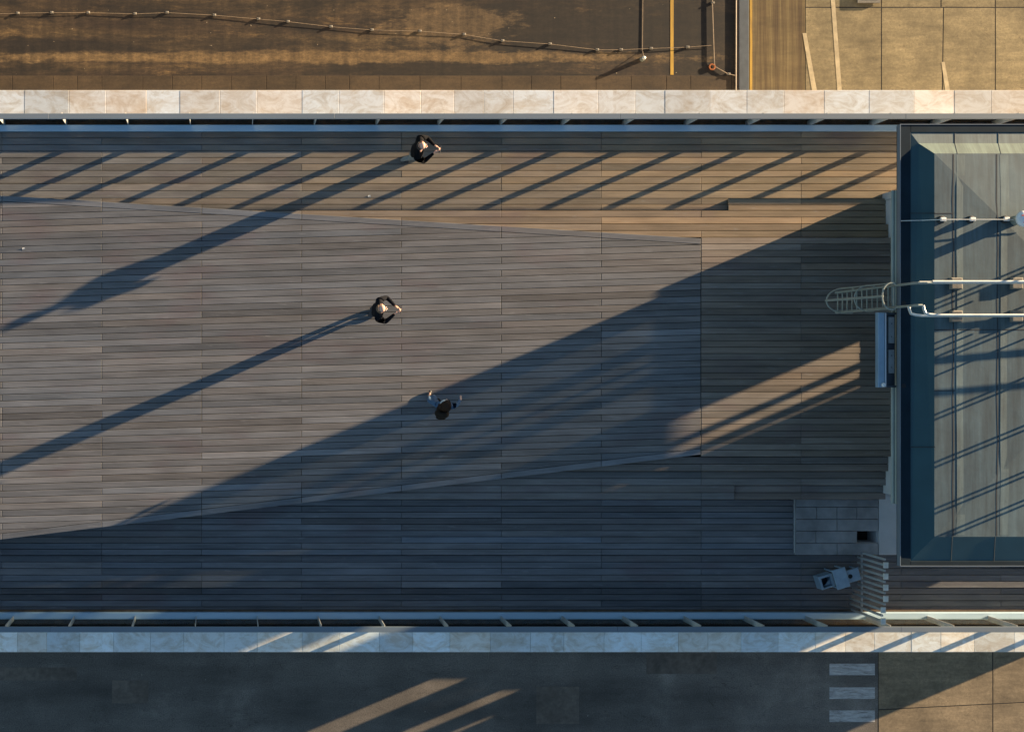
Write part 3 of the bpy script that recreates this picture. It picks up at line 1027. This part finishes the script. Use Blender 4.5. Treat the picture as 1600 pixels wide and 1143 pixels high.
def roof_strip(name, pts, w, h, mat, parent, color=None):
    """thin strip laid over the membrane through plan points"""
    mb = MB()
    for (xa, ya), (xb, yb) in zip(pts[:-1], pts[1:]):
        nseg = max(1, int(math.hypot(xb - xa, yb - ya) / 20))
        for i in range(nseg):
            p = (xa + (xb - xa) * i / nseg, ya + (yb - ya) * i / nseg)
            q = (xa + (xb - xa) * (i + 1) / nseg, ya + (yb - ya) * (i + 1) / nseg)
            P_, Q_ = U(*p, roof_z(*p) + h), U(*q, roof_z(*q) + h)
            d = (Q_ - P_).normalized(); s_ = Vector((-d.y, d.x, 0)) * w / 2
            dn_ = Vector((0, 0, -h - .002))
            mb.add([P_ - s_, Q_ - s_, Q_ + s_, P_ + s_, P_ - s_ + dn_, Q_ - s_ + dn_, Q_ + s_ + dn_, P_ + s_ + dn_],
                   [(0, 1, 2, 3), (4, 5, 1, 0), (3, 2, 6, 7), (5, 6, 2, 1), (7, 4, 0, 3)])
    return obj(name, mb, mat, parent, color=color)


def RP(px, py, z=4.2):
    w = W(px, py, z)
    return (NX + w.x * S, NY - w.y * S)


seam_x = [RP(x, 0)[0] for x in (1492, 1560, 1629, 1700, 1770)]
for i, x in enumerate(seam_x):
    pts = [(x - (1.5 if k % 2 else 0) + random.uniform(-.4, .4), T['y0'] + 1 + k * (T['y1'] - T['y0'] - 2) / 8) for k in range(9)]
    roof_strip("seam", pts, .022, .002, MAT["seam_black"], roof)
    pts = [(x + 9 + random.uniform(-1, 1), T['y0'] + 2 + k * (T['y1'] - T['y0'] - 4) / 8) for k in range(9)]
    roof_strip("lap_strip", pts, .16, .0015, MAT["roof_membrane"], roof, (0.078, 0.112, 0.110))
for py, xa, xb in ((515, 1462, 1680), (610, 1462, 1494), (333, 1462, 1492)):
    roof_strip("seam", [RP(xa, py), RP(xb, py)], .018, .003, MAT["seam_black"], roof)
for px, pya, pyb in ((1492, 207, 240), (1560, 207, 240)):
    a, b = W(px, pya + 1, 3.988), W(px + 4, pyb, 4.152)
    obj("seam", MB().tube([a, W(px, 224, 4.007), b], .005, 5), MAT["seam_black"], roof)
for px in (1488, 1555):
    obj("seam", MB().tube([W(px, 838, 4.15), W(px - 2, 876, 3.99)], .005, 5), MAT["seam_black"], roof)
for py in (333, 698):
    obj("seam", MB().tube([W(1423, py, 4.0), W(1461, py, 4.16)], .007, 5), MAT["seam_black"], roof)
for py in (473.5, 602.5):
    p = W(1412, py, 4.0)
    obj("drain_hole", MB().lathe([(.045, 0.001), (.045, .004)], (p.x, p.y, 4.0), 12), MAT["dark_void"], roof)

# ------------------------------------------------------------------ roof ladder with safety cage, running into the roof walkway rails
LX, LY0, LY1 = 1250.0, 463.7, 492.8
lad = thing("roof_ladder", "galvanised caged ladder hanging from the roof edge of the pavilion", "ladder", U(LX, 478, 1.64))
obj("stile", MB().tube([U(LX, LY0, 1.64), U(LX, LY0, 4.55), U(LX + 4, LY0, 4.66), U(LX + 14, LY0, 4.7), U(LX + 20, LY0, 4.7)], .024, 8), MAT["galvanised"], lad)
obj("stile", MB().tube([U(LX, LY1, 1.64), U(LX, LY1, 4.62), U(LX + 3, LY1, 4.7), U(LX + 8, LY1, 4.7)], .024, 8), MAT["galvanised"], lad)
z = 1.72
while z < 4.1:
    obj("rung", MB().tube([U(LX, LY0, z), U(LX, LY1, z)], .014, 6), MAT["galvanised"], lad)
    z += 0.2
yc = (LY0 + LY1) / 2
RC = 18.0


def hoop_pt(a, zz):
    dep = 36 - (zz - 2.42) / 1.6 * 21          # the cage narrows toward the roof edge
    # a from -pi/2..pi/2 swings from one stile to the other through the outside
    return U(LX - 4 - dep * max(0, math.cos(a)) ** 0.75, yc + RC * math.sin(a), zz)


for zz in (2.42, 3.25, 4.02):
    pts = [U(LX, LY0, zz)] + [hoop_pt(-math.pi / 2 + math.pi * i / 14, zz) for i in range(15)] + [U(LX, LY1, zz)]
    obj("hoop", MB().tube(pts, .017, 6), MAT["galvanised"], lad)
for k, a in enumerate((-1.25, 0.0, 1.25)):
    obj("cage_strap", MB().tube([hoop_pt(a, 2.40), hoop_pt(a, 4.03)], .026 if k == 1 else .014, 6), MAT["galvanised"], lad)
for zz in (3.4, 3.8):
    for y in (LY0, LY1):
        obj("bracket", MB().tube([U(LX, y, zz), U(1262, y, zz + .3 * (zz < 3.5))], .014, 6), MAT["galvanised"], lad)

HY0, HY1 = 462.0, 505.5
for nm, lab, yy, jog in (("roof_rail", "upper pale handrail of the roof walkway above the ladder head", HY0, False),
                         ("roof_rail", "lower pale handrail of the roof walkway with two bent ends", HY1, True)):
    rr = thing(nm, lab, "handrail", U(1330, yy, 4.2))
    for zz, xs0 in ((4.70, LX + 9), (4.47, LX - 1)):
        if jog:
            pts = [U(xs0, LY1, zz), U(xs0 + 1, LY1 + 5, zz), U(xs0 + 3, LY1 + 10, zz), U(xs0 + 9, HY1 - 1, zz), U(xs0 + 18, HY1, zz), U(1800, HY1, zz)]
        else:
            pts = [U(xs0 + (12 if zz > 4.5 else 14), yy, zz), U(1800, yy, zz)]
        obj("rail", MB().tube(pts, .027, 8), MAT["galvanised_bright"], rr)
    for px in (1499, 1592, 1690):
        x = RP(px, 0, 4.3)[0]
        zb = roof_z(x, yy)
        obj("post", MB().tube([U(x, yy, zb + .1), U(x, yy, 4.7)], .02, 8), MAT["galvanised_bright"], rr)
        c_ = U(x, yy)
        obj("foot_block", MB().prism([(c_.x - .11, c_.y - .11), (c_.x + .11, c_.y - .11), (c_.x + .11, c_.y + .11), (c_.x - .11, c_.y + .11)], zb - .01, zb + .07, .02), MAT["old_concrete"], rr)

# lightning conductor on the roof with its holders, and the round vent
lc = thing("roof_conductor", "thin lightning conductor wire on small holders across the pavilion roof", "cable", U(1320, 377, 4.2))
wp = [(1408, 345), (1440, 344.2), (1471, 343), (1517, 343), (1569, 343), (1640, 343)]
obj("wire", MB().tube([W(x, y, 4.03 if i < 2 else 4.30) for i, (x, y) in enumerate(wp)], .009, 6), MAT["galvanised_bright"], lc)
for px in (1472, 1517, 1569):
    p = W(px, 343, 4.2)
    zb = roof_z(NX + p.x * S, NY - p.y * S)
    h_ = obj("holder", MB().lathe([(.075, -.005), (.075, .04), (.05, .07)], (p.x, p.y, zb), 12), MAT["seam_black"], lc)
    obj("clip", MB().cbox((p.x - .05, p.y - .035, zb + .07), (p.x + .05, p.y + .035, zb + .105), .01), MAT["white_plastic"], h_)
vt = thing("roof_vent", "round white roof vent with red marks at the right edge of the frame", "vent", W(1597, 343, 4.2))
p = W(1599, 342, 4.45); zb = roof_z(NX + p.x * S, NY - p.y * S)
obj("stem", MB().lathe([(.09, -.01), (.09, .24)], (p.x, p.y, zb), 16), MAT["galvanised"], vt)
cap = obj("cap", MB().lathe([(.10, .24), (.155, .26), (.15, .31), (.10, .35), (.03, .365)], (p.x, p.y, zb), 24), MAT["white_plastic"], vt, smooth=True)
for a in (0.4, 2.4, 4.4):
    q = Vector((p.x + .08 * math.cos(a), p.y + .08 * math.sin(a), zb + .352))
    obj("mark", MB().box(q - Vector((.03, .012, .02)), q + Vector((.03, .012, .008))), MAT["red_plastic"], cap)

# antenna frames just right of the frame: their shadows rake across the membrane
for k, (x, y, h_, arm) in enumerate(((1520, 395, 1.5, 0), (1545, 455, 1.9, 1), (1560, 525, 2.0, 0), (1556, 590, 1.9, 1), (1548, 655, 1.6, 0), (1520, 705, 1.2, 0))):
    lab = ["slim twin pole roof antenna nearest the round vent", "twin pole roof antenna with cross arms beside the upper handrail", "tallest plain twin pole roof antenna past the handrails",
           "twin pole roof antenna with cross arms below the handrails", "plain twin pole roof antenna third from the lower roof edge", "short twin pole roof antenna nearest the lower roof edge"][k]
    an = thing("roof_antenna", lab, "antenna", U(x, y, roof_z(x, y)), "antennas on the pavilion roof")
    zb = roof_z(x, y)
    for dy in (0, 6.5):
        obj("pole", MB().tube([U(x, y + dy, zb - .01), U(x, y + dy, zb + h_)], .022, 8), MAT["galvanised"], an)
    for f in (.35, .8):
        obj("rung", MB().tube([U(x, y, zb + h_ * f), U(x, y + 6.5, zb + h_ * f)], .014, 6), MAT["galvanised"], an)
    if arm:
        obj("cross_arm", MB().tube([U(x, y - 45, zb + h_ * .55), U(x, y + 45, zb + h_ * .55)], .03, 8), MAT["galvanised"], an)

# shallow equipment tray bracketed to the roof edge
sg = thing("roof_edge_tray", "blue grey metal tray with two grey boxes bracketed to the roof edge below the ladder", "tray", U(1245, 549, 3.8))
zt_ = 3.9
a, b = W(1372, 488, zt_), W(1383, 605, zt_)
xr_ = ux(RX0) - .016
obj("panel", MB().cbox((a.x, b.y, 3.80), (b.x, a.y, zt_), .012), MAT["blue_grey_metal"], sg)
obj("front_lip", MB().box((b.x + .001, b.y + .01, 3.82), (b.x + .016, a.y - .01, zt_ + .01)), MAT["bright_edge_metal"], sg)
obj("back_tray", MB().box((b.x + .017, b.y + .03, 3.80), (xr_, a.y - .03, 3.825)), MAT["frame_dark"], sg)
for y in (a.y - .02, b.y + .02):
    obj("arm", MB().tube([(b.x + .02, y, 3.86), (xr_, y, 3.86)], .022, 8), MAT["frame_dark"], sg)
for y0, y1 in ((495, 536), (546, 583)):
    p, q = W(1388.5, y0, 3.87), W(1398, y1, 3.87)
    bx_ = obj("equipment_box", MB().cbox((p.x, q.y, 3.826), (q.x, p.y, 3.87), .008), MAT["pane_grey"], sg)
    for k in (.25, .75):
        cx_ = (p.x + q.x) / 2
        cy_ = p.y + (q.y - p.y) * k
        obj("screw", MB().lathe([(.012, 0), (.008, .006)], (cx_, cy_, 3.8702), 8), MAT["frame_dark"], bx_)
p = W(1380, 601, zt_)
obj("lamp_dome", MB().ball((p.x, p.y, zt_ + .012), .045, .045, .045, 14, 10), MAT["bright_edge_metal"], sg, smooth=True)

# ------------------------------------------------------------------ picket gate
gt = thing("picket_gate", "grey metal picket gate standing across the lower deck beside the pavilion", "gate", U(1357, 915, SB))
gy0, gy1 = 866, 960
for i in range(12):
    y = gy0 + (gy1 - gy0) * i / 11
    zb = SA if y < 918 else (SB if y < 957 else -.64)
    dx = 0 if y < 940 else -4
    cx, cy = ux(1357 + dx), uy(y)
    top = 0.66 if i % 2 else 0.70
    obj("picket", MB().prism([(cx - .02, cy - .021), (cx + .02, cy - .021), (cx + .02, cy + .021), (cx - .02, cy + .021)], zb, top, .004), MAT["picket_metal"], gt)
    if i % 2 == 1:
        obj("picket_cap", MB().cbox((cx - .02, cy - .07, top + .001), (cx + .085, cy + .06, top + .03), .008), MAT["concrete_block"], gt)
for zz in (-.4,):
    obj("cross_rail", MB().box((ux(1357) + .024, uy(gy1), zz), (ux(1357) + .05, uy(gy0), zz + .05)), MAT["picket_metal"], gt)

# ------------------------------------------------------------------ small furniture beside the gate
def rotm(c, ang):
    return Matrix.Translation(c) @ Matrix.Rotation(ang, 4, 'Z')


ang = math.radians(17)
ct = W(1318.5, 904.5, .07); ct.z = SA
tb = thing("side_table", "small blue grey side table between the open crate and the stool", "table", ct)
obj("table_top", MB().cbox((-.15, -.225, .40), (.15, .225, .43), .008).xf(rotm(ct, ang)), MAT["furniture_metal"], tb)
for sx in (-1, 1):
    for sy in (-1, 1):
        obj("leg", MB().box((sx * .12 - .015, sy * .19 - .015, 0), (sx * .12 + .015, sy * .19 + .015, .399)).xf(rotm(ct, ang)), MAT["furniture_metal"], tb)
cc = W(1296, 909.5, -.1); cc.z = SA
cr = thing("open_crate", "small open topped blue grey crate left of the side table", "crate", cc)
obj("base", MB().box((-.15, -.14, 0), (.15, .14, .02)).xf(rotm(cc, ang)), MAT["frame_dark"], cr)
for a, b in (((-.16, -.15), (-.11, .15)), ((.11, -.15), (.16, .15)), ((-.109, .10), (.109, .15)), ((-.109, -.15), (.109, -.12))):
    obj("side", MB().cbox((*a, 0), (*b, .26), .006).xf(rotm(cc, ang)), MAT["furniture_metal"], cr)
lid = MB().prism([(-.05, -.10), (.10, -.10), (.10, .02)], .16, .18, 0).xf(rotm(cc, ang))
obj("flap", lid, MAT["furniture_metal"], cr)
cs = W(1338.5, 899.5, 0); cs.z = SA
so = thing("square_stool", "square blue grey stool with a round hand hole right of the side table", "stool", cs)
obj("seat", MB().cbox((-.14, -.14, .32), (.14, .14, .35), .01).xf(rotm(cs, ang)), MAT["furniture_metal"], so)
obj("hand_hole", MB().lathe([(.05, 0), (.05, .003)], (0, 0, .3505), 14).xf(rotm(cs, ang) @ Matrix.Translation((-.085, .0, 0))), MAT["dark_void"], so)
for sx in (-1, 1):
    for sy in (-1, 1):
        obj("leg", MB().box((sx * .11 - .014, sy * .11 - .014, 0), (sx * .11 + .014, sy * .11 + .014, .319)).xf(rotm(cs, ang)), MAT["furniture_metal"], so)

# scraps of paper on the deck
for (px, py, z, lab) in ((577, 306.5, Z0, "tiny white paper scrap on the sunny upper deck"), (37, 388.5, RZ(37), "tiny white paper scrap near the left end of the ramp")):
    p = W(px, py, z)
    o = obj("paper_scrap", MB().add([(p.x - .03, p.y - .02, z + .004), (p.x + .03, p.y - .015, z + .012), (p.x + .025, p.y + .025, z + .006), (p.x - .028, p.y + .02, z + .02)], [(0, 1, 2, 3)]), MAT["paper"])
    so_ = o.modifiers.new("thick", 'SOLIDIFY'); so_.thickness = .002
    tag(o, lab, "paper")


# ------------------------------------------------------------------ people
def skin_body(name, verts, edges, regions, mats, root=0):
    """verts: {key: (pos, rx, ry)}; edges: [(a, b, region)]"""
    keys = list(verts)
    idx = {k: i for i, k in enumerate(keys)}
    me = bpy.data.meshes.new(name + "_skel")
    me.from_pydata([verts[k][0] for k in keys], [(idx[a], idx[b]) for a, b, _ in edges], [])
    o = bpy.data.objects.new(name + "_skel", me)
    COL.objects.link(o)
    sk = o.modifiers.new("skin", 'SKIN')
    sk.use_smooth_shade = True
    ss = o.modifiers.new("sub", 'SUBSURF'); ss.levels = 2; ss.render_levels = 2
    lay = me.skin_vertices[0].data if me.skin_vertices else None
    if lay is None:
        bm = bmesh.new(); bm.from_mesh(me); bm.verts.layers.skin.verify(); bm.to_mesh(me); bm.free()
        lay = me.skin_vertices[0].data
    for k in keys:
        lay[idx[k]].radius = (verts[k][1], verts[k][2])
        lay[idx[k]].use_root = (idx[k] == root)
    bpy.context.view_layer.update()
    dg = bpy.context.evaluated_depsgraph_get()
    out = bpy.data.meshes.new_from_object(o.evaluated_get(dg))
    bpy.data.objects.remove(o)
    out.materials.clear()
    for m_ in mats:
        out.materials.append(MAT[m_])
    segs = [(Vector(verts[a][0]), Vector(verts[b][0]), r) for a, b, r in edges]
    for p_ in out.polygons:
        c_ = p_.center
        best, br = 1e9, 0
        for a, b, r in segs:
            d = b - a
            t = max(0, min(1, (c_ - a).dot(d) / max(d.length_squared, 1e-9)))
            q = (c_ - a - d * t).length
            if q < best:
                best, br = q, r
        p_.material_index = regions[br]
        p_.use_smooth = True
    return out


def hand(mb, wrist, dirv, palm_n, side, curl=1.0, sc=1.0):
    """palm and five fingers; dirv = direction of the fingers, palm_n = palm normal, side = thumb side"""
    d, n_, s_ = dirv.normalized(), palm_n.normalized(), side.normalized()
    pc = wrist + d * .045 * sc
    M = Matrix((d, s_, n_)).transposed().to_4x4()
    pal = MB().ball((0, 0, 0), .055 * sc, .044 * sc, .020 * sc, 10, 8)
    pal.xf(Matrix.Translation(pc) @ M)
    mb.add(pal.v, pal.f)
    for k, (off, ln) in enumerate(((.030, .070), (.010, .080), (-.011, .074), (-.030, .058))):
        b0 = wrist + d * .080 * sc + s_ * off * sc
        p1 = b0 + (d * .9 + n_ * .25 * curl).normalized() * ln * .45 * sc
        p2 = p1 + (d * .45 + n_ * .8 * curl).normalized() * ln * .32 * sc
        p3 = p2 + (d * -.15 + n_ * 1.0 * curl).normalized() * ln * .28 * sc
        mb.tube([b0 - d * .02, b0, p1, p2, p3], .0098 * sc, 6, .0072 * sc)
    t0 = wrist + d * .030 * sc + s_ * .035 * sc
    t1 = t0 + (s_ * .7 + d * .6).normalized() * .035 * sc
    t2 = t1 + (d * .8 + n_ * .5 * curl).normalized() * .032 * sc
    mb.tube([t0 - s_ * .02, t0, t1, t2], .0115 * sc, 6, .0085 * sc)
    return mb


def person(label, loc, rotz, scale, mats, hands, hair, arms="phone", legs=((.0, .02), (-.02, -.06)), build=1.0, stance=1.0):
    """stands at loc facing +x before rotation"""
    B = build
    v = {
        'pelvis': ((0, 0, .96), .13 * B, .165 * B),
        'waist': ((.0, 0, 1.10), .118 * B, .150 * B),
        'chest': ((.01, 0, 1.28), .125 * B, .172 * B),
        'upper': ((.0, 0, 1.42), .095 * B, .14 * B),
        'neck': ((.015, 0, 1.52), .058, .06),
        'jaw': ((.045, 0, 1.60), .070, .066),
        'skull': ((.035, 0, 1.68), .096, .078),
        'crown': ((.025, 0, 1.745), .062, .052),
    }
    e = [('pelvis', 'waist', 'top'), ('waist', 'chest', 'top'), ('chest', 'upper', 'top'), ('upper', 'neck', 'neck'), ('neck', 'jaw', 'head'), ('jaw', 'skull', 'head'), ('skull', 'crown', 'head')]
    H_ = {}
    for s, nm in ((1, 'l'), (-1, 'r')):
        v['sh' + nm] = ((.0, s * .185 * B, 1.405), .072 * B, .072 * B)
        if arms == "phone":
            elb, wr = (.17, s * .265, 1.26), (.335, s * .085, 1.44)
        else:
            elb, wr = ((.06, .32, 1.20), (.16, .30, 1.02)) if s > 0 else ((.04, -.34, 1.20), (.16, -.42, 1.04))
        v['el' + nm] = (elb, .052 * B, .052 * B)
        mid = tuple((a + b) / 2 for a, b in zip(elb, wr))
        v['fo' + nm] = (mid, .044, .044)
        v['wr' + nm] = (wr, .030, .030)
        e += [('upper', 'sh' + nm, 'top'), ('sh' + nm, 'el' + nm, 'sleeve'), ('el' + nm, 'fo' + nm, 'sleeve'), ('fo' + nm, 'wr' + nm, 'sleeve')]
        fx, kx = legs[0 if s > 0 else 1]
        v['hip' + nm] = ((.0, s * stance * .095, .88), .095 * B, .095 * B)
        v['kn' + nm] = ((.03 + kx + fx * .5, s * stance * .105, .50), .066, .066)
        v['ca' + nm] = ((-.01 + fx * .8, s * stance * .108, .33), .060, .058)
        v['an' + nm] = ((-.02 + fx, s * stance * .11, .10), .046, .044)
        v['he' + nm] = ((-.035 + fx, s * stance * .112, .045), .042, .040)
        v['to' + nm] = ((.15 + fx, s * stance * .125, .035), .032, .042)
        e += [('pelvis', 'hip' + nm, 'leg'), ('hip' + nm, 'kn' + nm, 'leg'), ('kn' + nm, 'ca' + nm, 'leg'), ('ca' + nm, 'an' + nm, 'leg'), ('an' + nm, 'he' + nm, 'shoe'), ('he' + nm, 'to' + nm, 'shoe')]
        H_[nm] = (Vector(wr), (Vector(wr) - Vector(elb)).normalized(), s)
    order = ['skin', mats['top'], mats['sleeve'], mats['leg'], mats['shoe'], mats.get('neck', mats['top'])]
    reg = {'head': 0, 'top': 1, 'sleeve': 2, 'leg': 3, 'shoe': 4, 'neck': 5}
    me = skin_body("person", v, e, reg, order)
    T_ = Matrix.Translation(loc) @ Matrix.Rotation(rotz, 4, 'Z') @ Matrix.Scale(scale, 4)
    root = thing("person", label, "person", loc)
    me.transform(T_)
    obj("body", me, None, root)
    # face
    for s in (1, -1):
        obj("ear", MB().ball((.02, s * .083, 1.665), .026, .012, .034).xf(T_), MAT["skin"], root, True)
        obj("eye", MB().ball((.118, s * .032, 1.685), .010, .013, .010).xf(T_), MAT["scarf_white"], root, True)
    obj("nose", MB().tube([(.118, 0, 1.69), (.146, 0, 1.645), (.115, 0, 1.635)], .013, 6, .011).xf(T_), MAT["skin"], root, True)
    obj("mouth", MB().ball((.108, 0, 1.605), .010, .026, .007).xf(T_), MAT["red_plastic"], root, True)
    # hands
    for nm in ('l', 'r'):
        wr, d, s = H_[nm]
        mb = MB()
        if arms == "phone":
            d2 = (d + Vector((.5, 0, .4))).normalized()
            hand(mb, wr, d2, Vector((.2, -s * .9, .1)), Vector((-.4, 0, .9)), 1.0, 1.22)
        else:
            hand(mb, wr, d, Vector((0.2, -s * .2, -.9)), Vector((.9, -s * .3, .1)), .5)
        obj("hand", mb.xf(T_), MAT["skin"], root, True)
    # hair: uneven cap of many small tufts over the skull
    hm = MB()
    rnd = random.Random(int(loc[0] * 100))
    if hair[1] == "ring":       # bald crown, hair round the back and sides
        for i in range(240):
            a = rnd.uniform(math.radians(105), math.radians(255)); zz = rnd.uniform(1.60, 1.69)
            r = .087 + rnd.uniform(0, .008)
            c_ = Vector((.03 + (r + .012) * math.cos(a), r * math.sin(a), zz))
            hm.ball(c_, .014, .014, .018, 5, 4)
    elif hair[1] == "short":
        for i in range(420):
            a = rnd.uniform(0, 2 * math.pi); t = rnd.uniform(0.05, 1.0)
            th = t * math.pi * .62
            c_ = Vector((.028 + .104 * math.sin(th) * math.cos(a), .086 * math.sin(th) * math.sin(a), 1.672 + .108 * math.cos(th)))
            if c_.x > .085 and c_.z < 1.735:
                continue
            hm.ball(c_, .016, .016, .013, 5, 4)
    else:                        # long, falling over the shoulders
        for i in range(620):
            a = rnd.uniform(0, 2 * math.pi); t = rnd.uniform(0.0, 1.0)
            th = t * math.pi * .60
            c_ = Vector((.026 + .112 * math.sin(th) * math.cos(a), .096 * math.sin(th) * math.sin(a), 1.675 + .115 * math.cos(th)))
            if c_.x > .08 and c_.z < 1.74:
                continue
            hm.ball(c_, .018, .018, .016, 5, 4)
        for i in range(150):
            a = rnd.uniform(math.radians(80), math.radians(280))
            x, y = .015 + .105 * math.cos(a), .11 * math.sin(a)
            p0 = Vector((x, y, 1.66)); p1 = p0 + Vector((-.02, y * .25, -.12)); p2 = p1 + Vector((rnd.uniform(-.05, .01), y * .3, -.14 - rnd.uniform(0, .06)))
            hm.tube([p0, p1, p2], .013, 5, .006)
    obj("hair", hm.xf(T_), MAT[hair[0]], root, True)
    return root, T_


def phone_at(T_, label):
    mb = MB().cbox((-.005, -.085, -.042), (.005, .085, .042), .002)
    mb.xf(T_ @ Matrix.Translation((.46, 0, 1.50)) @ Matrix.Rotation(math.radians(-14), 4, 'Y'))
    o = tag(obj("phone", mb, MAT["phone_black"]), label, "phone")
    return o


p1 = W(640, 247, ZA)
r, T_ = person("heavy set person in a black jacket and grey trousers photographing near the sunny balustrade", p1, math.radians(-8), 0.965,
               dict(top="black_jacket", sleeve="black_jacket", leg="grey_trousers", shoe="shoe_dark"), None, ("hair_dark", "ring"), "phone", ((.03, .0), (-.16, .0)), 1.2, 0.8)
phone_at(T_, "phone held up by the person in the black jacket near the balustrade")
p2 = W(580, 487, RZ(580))
r, T_ = person("person in a dark top standing mid ramp with both arms raised in front", p2, math.radians(-4), 0.99,
               dict(top="charcoal_jacket", sleeve="charcoal_jacket", leg="dark_trousers", shoe="shoe_dark"), None, ("hair_fair", "ring"), "phone", ((.02, .0), (-.02, .0)), 1.06, 0.62)
phone_at(T_, "phone held out by the person standing alone in the middle of the ramp")
p3 = W(678, 630, RZ(678))
r, T_ = person("long haired person in a denim jacket with a brown backpack walking in the shade", p3, math.radians(84), 0.92,
               dict(top="denim", sleeve="denim", leg="denim", shoe="shoe_dark", neck="scarf_white"), None, ("hair_brown", "long"), "walk", ((.16, .05), (-.16, .05)), 0.95)
bp = MB().ball((-.20, 0, 1.22), .12, .165, .24, 16, 12).xf(T_)
bag = thing("backpack", "dark brown backpack on the back of the long haired person", "backpack", p3)
obj("bag_body", bp, MAT["backpack_brown"], bag, True)
for s in (1, -1):
    obj("strap", MB().tube([(-.14, s * .10, 1.42), (-.02, s * .115, 1.50), (.11, s * .11, 1.40), (.13, s * .12, 1.2)], .020, 6).xf(T_), MAT["backpack_brown"], bag, True)
obj("pocket", MB().ball((-.30, 0, 1.13), .05, .12, .10, 12, 8).xf(T_), MAT["backpack_brown"], bag, True)
sc_ = MB().tube([(.02 + .085 * math.cos(a * .5236), .095 * math.sin(a * .5236), 1.515 + .01 * (a % 3)) for a in range(13)], .03, 8).xf(T_)
tag(obj("scarf", sc_, MAT["scarf_white"], None, True), "white scarf round the neck of the person with the backpack", "scarf")
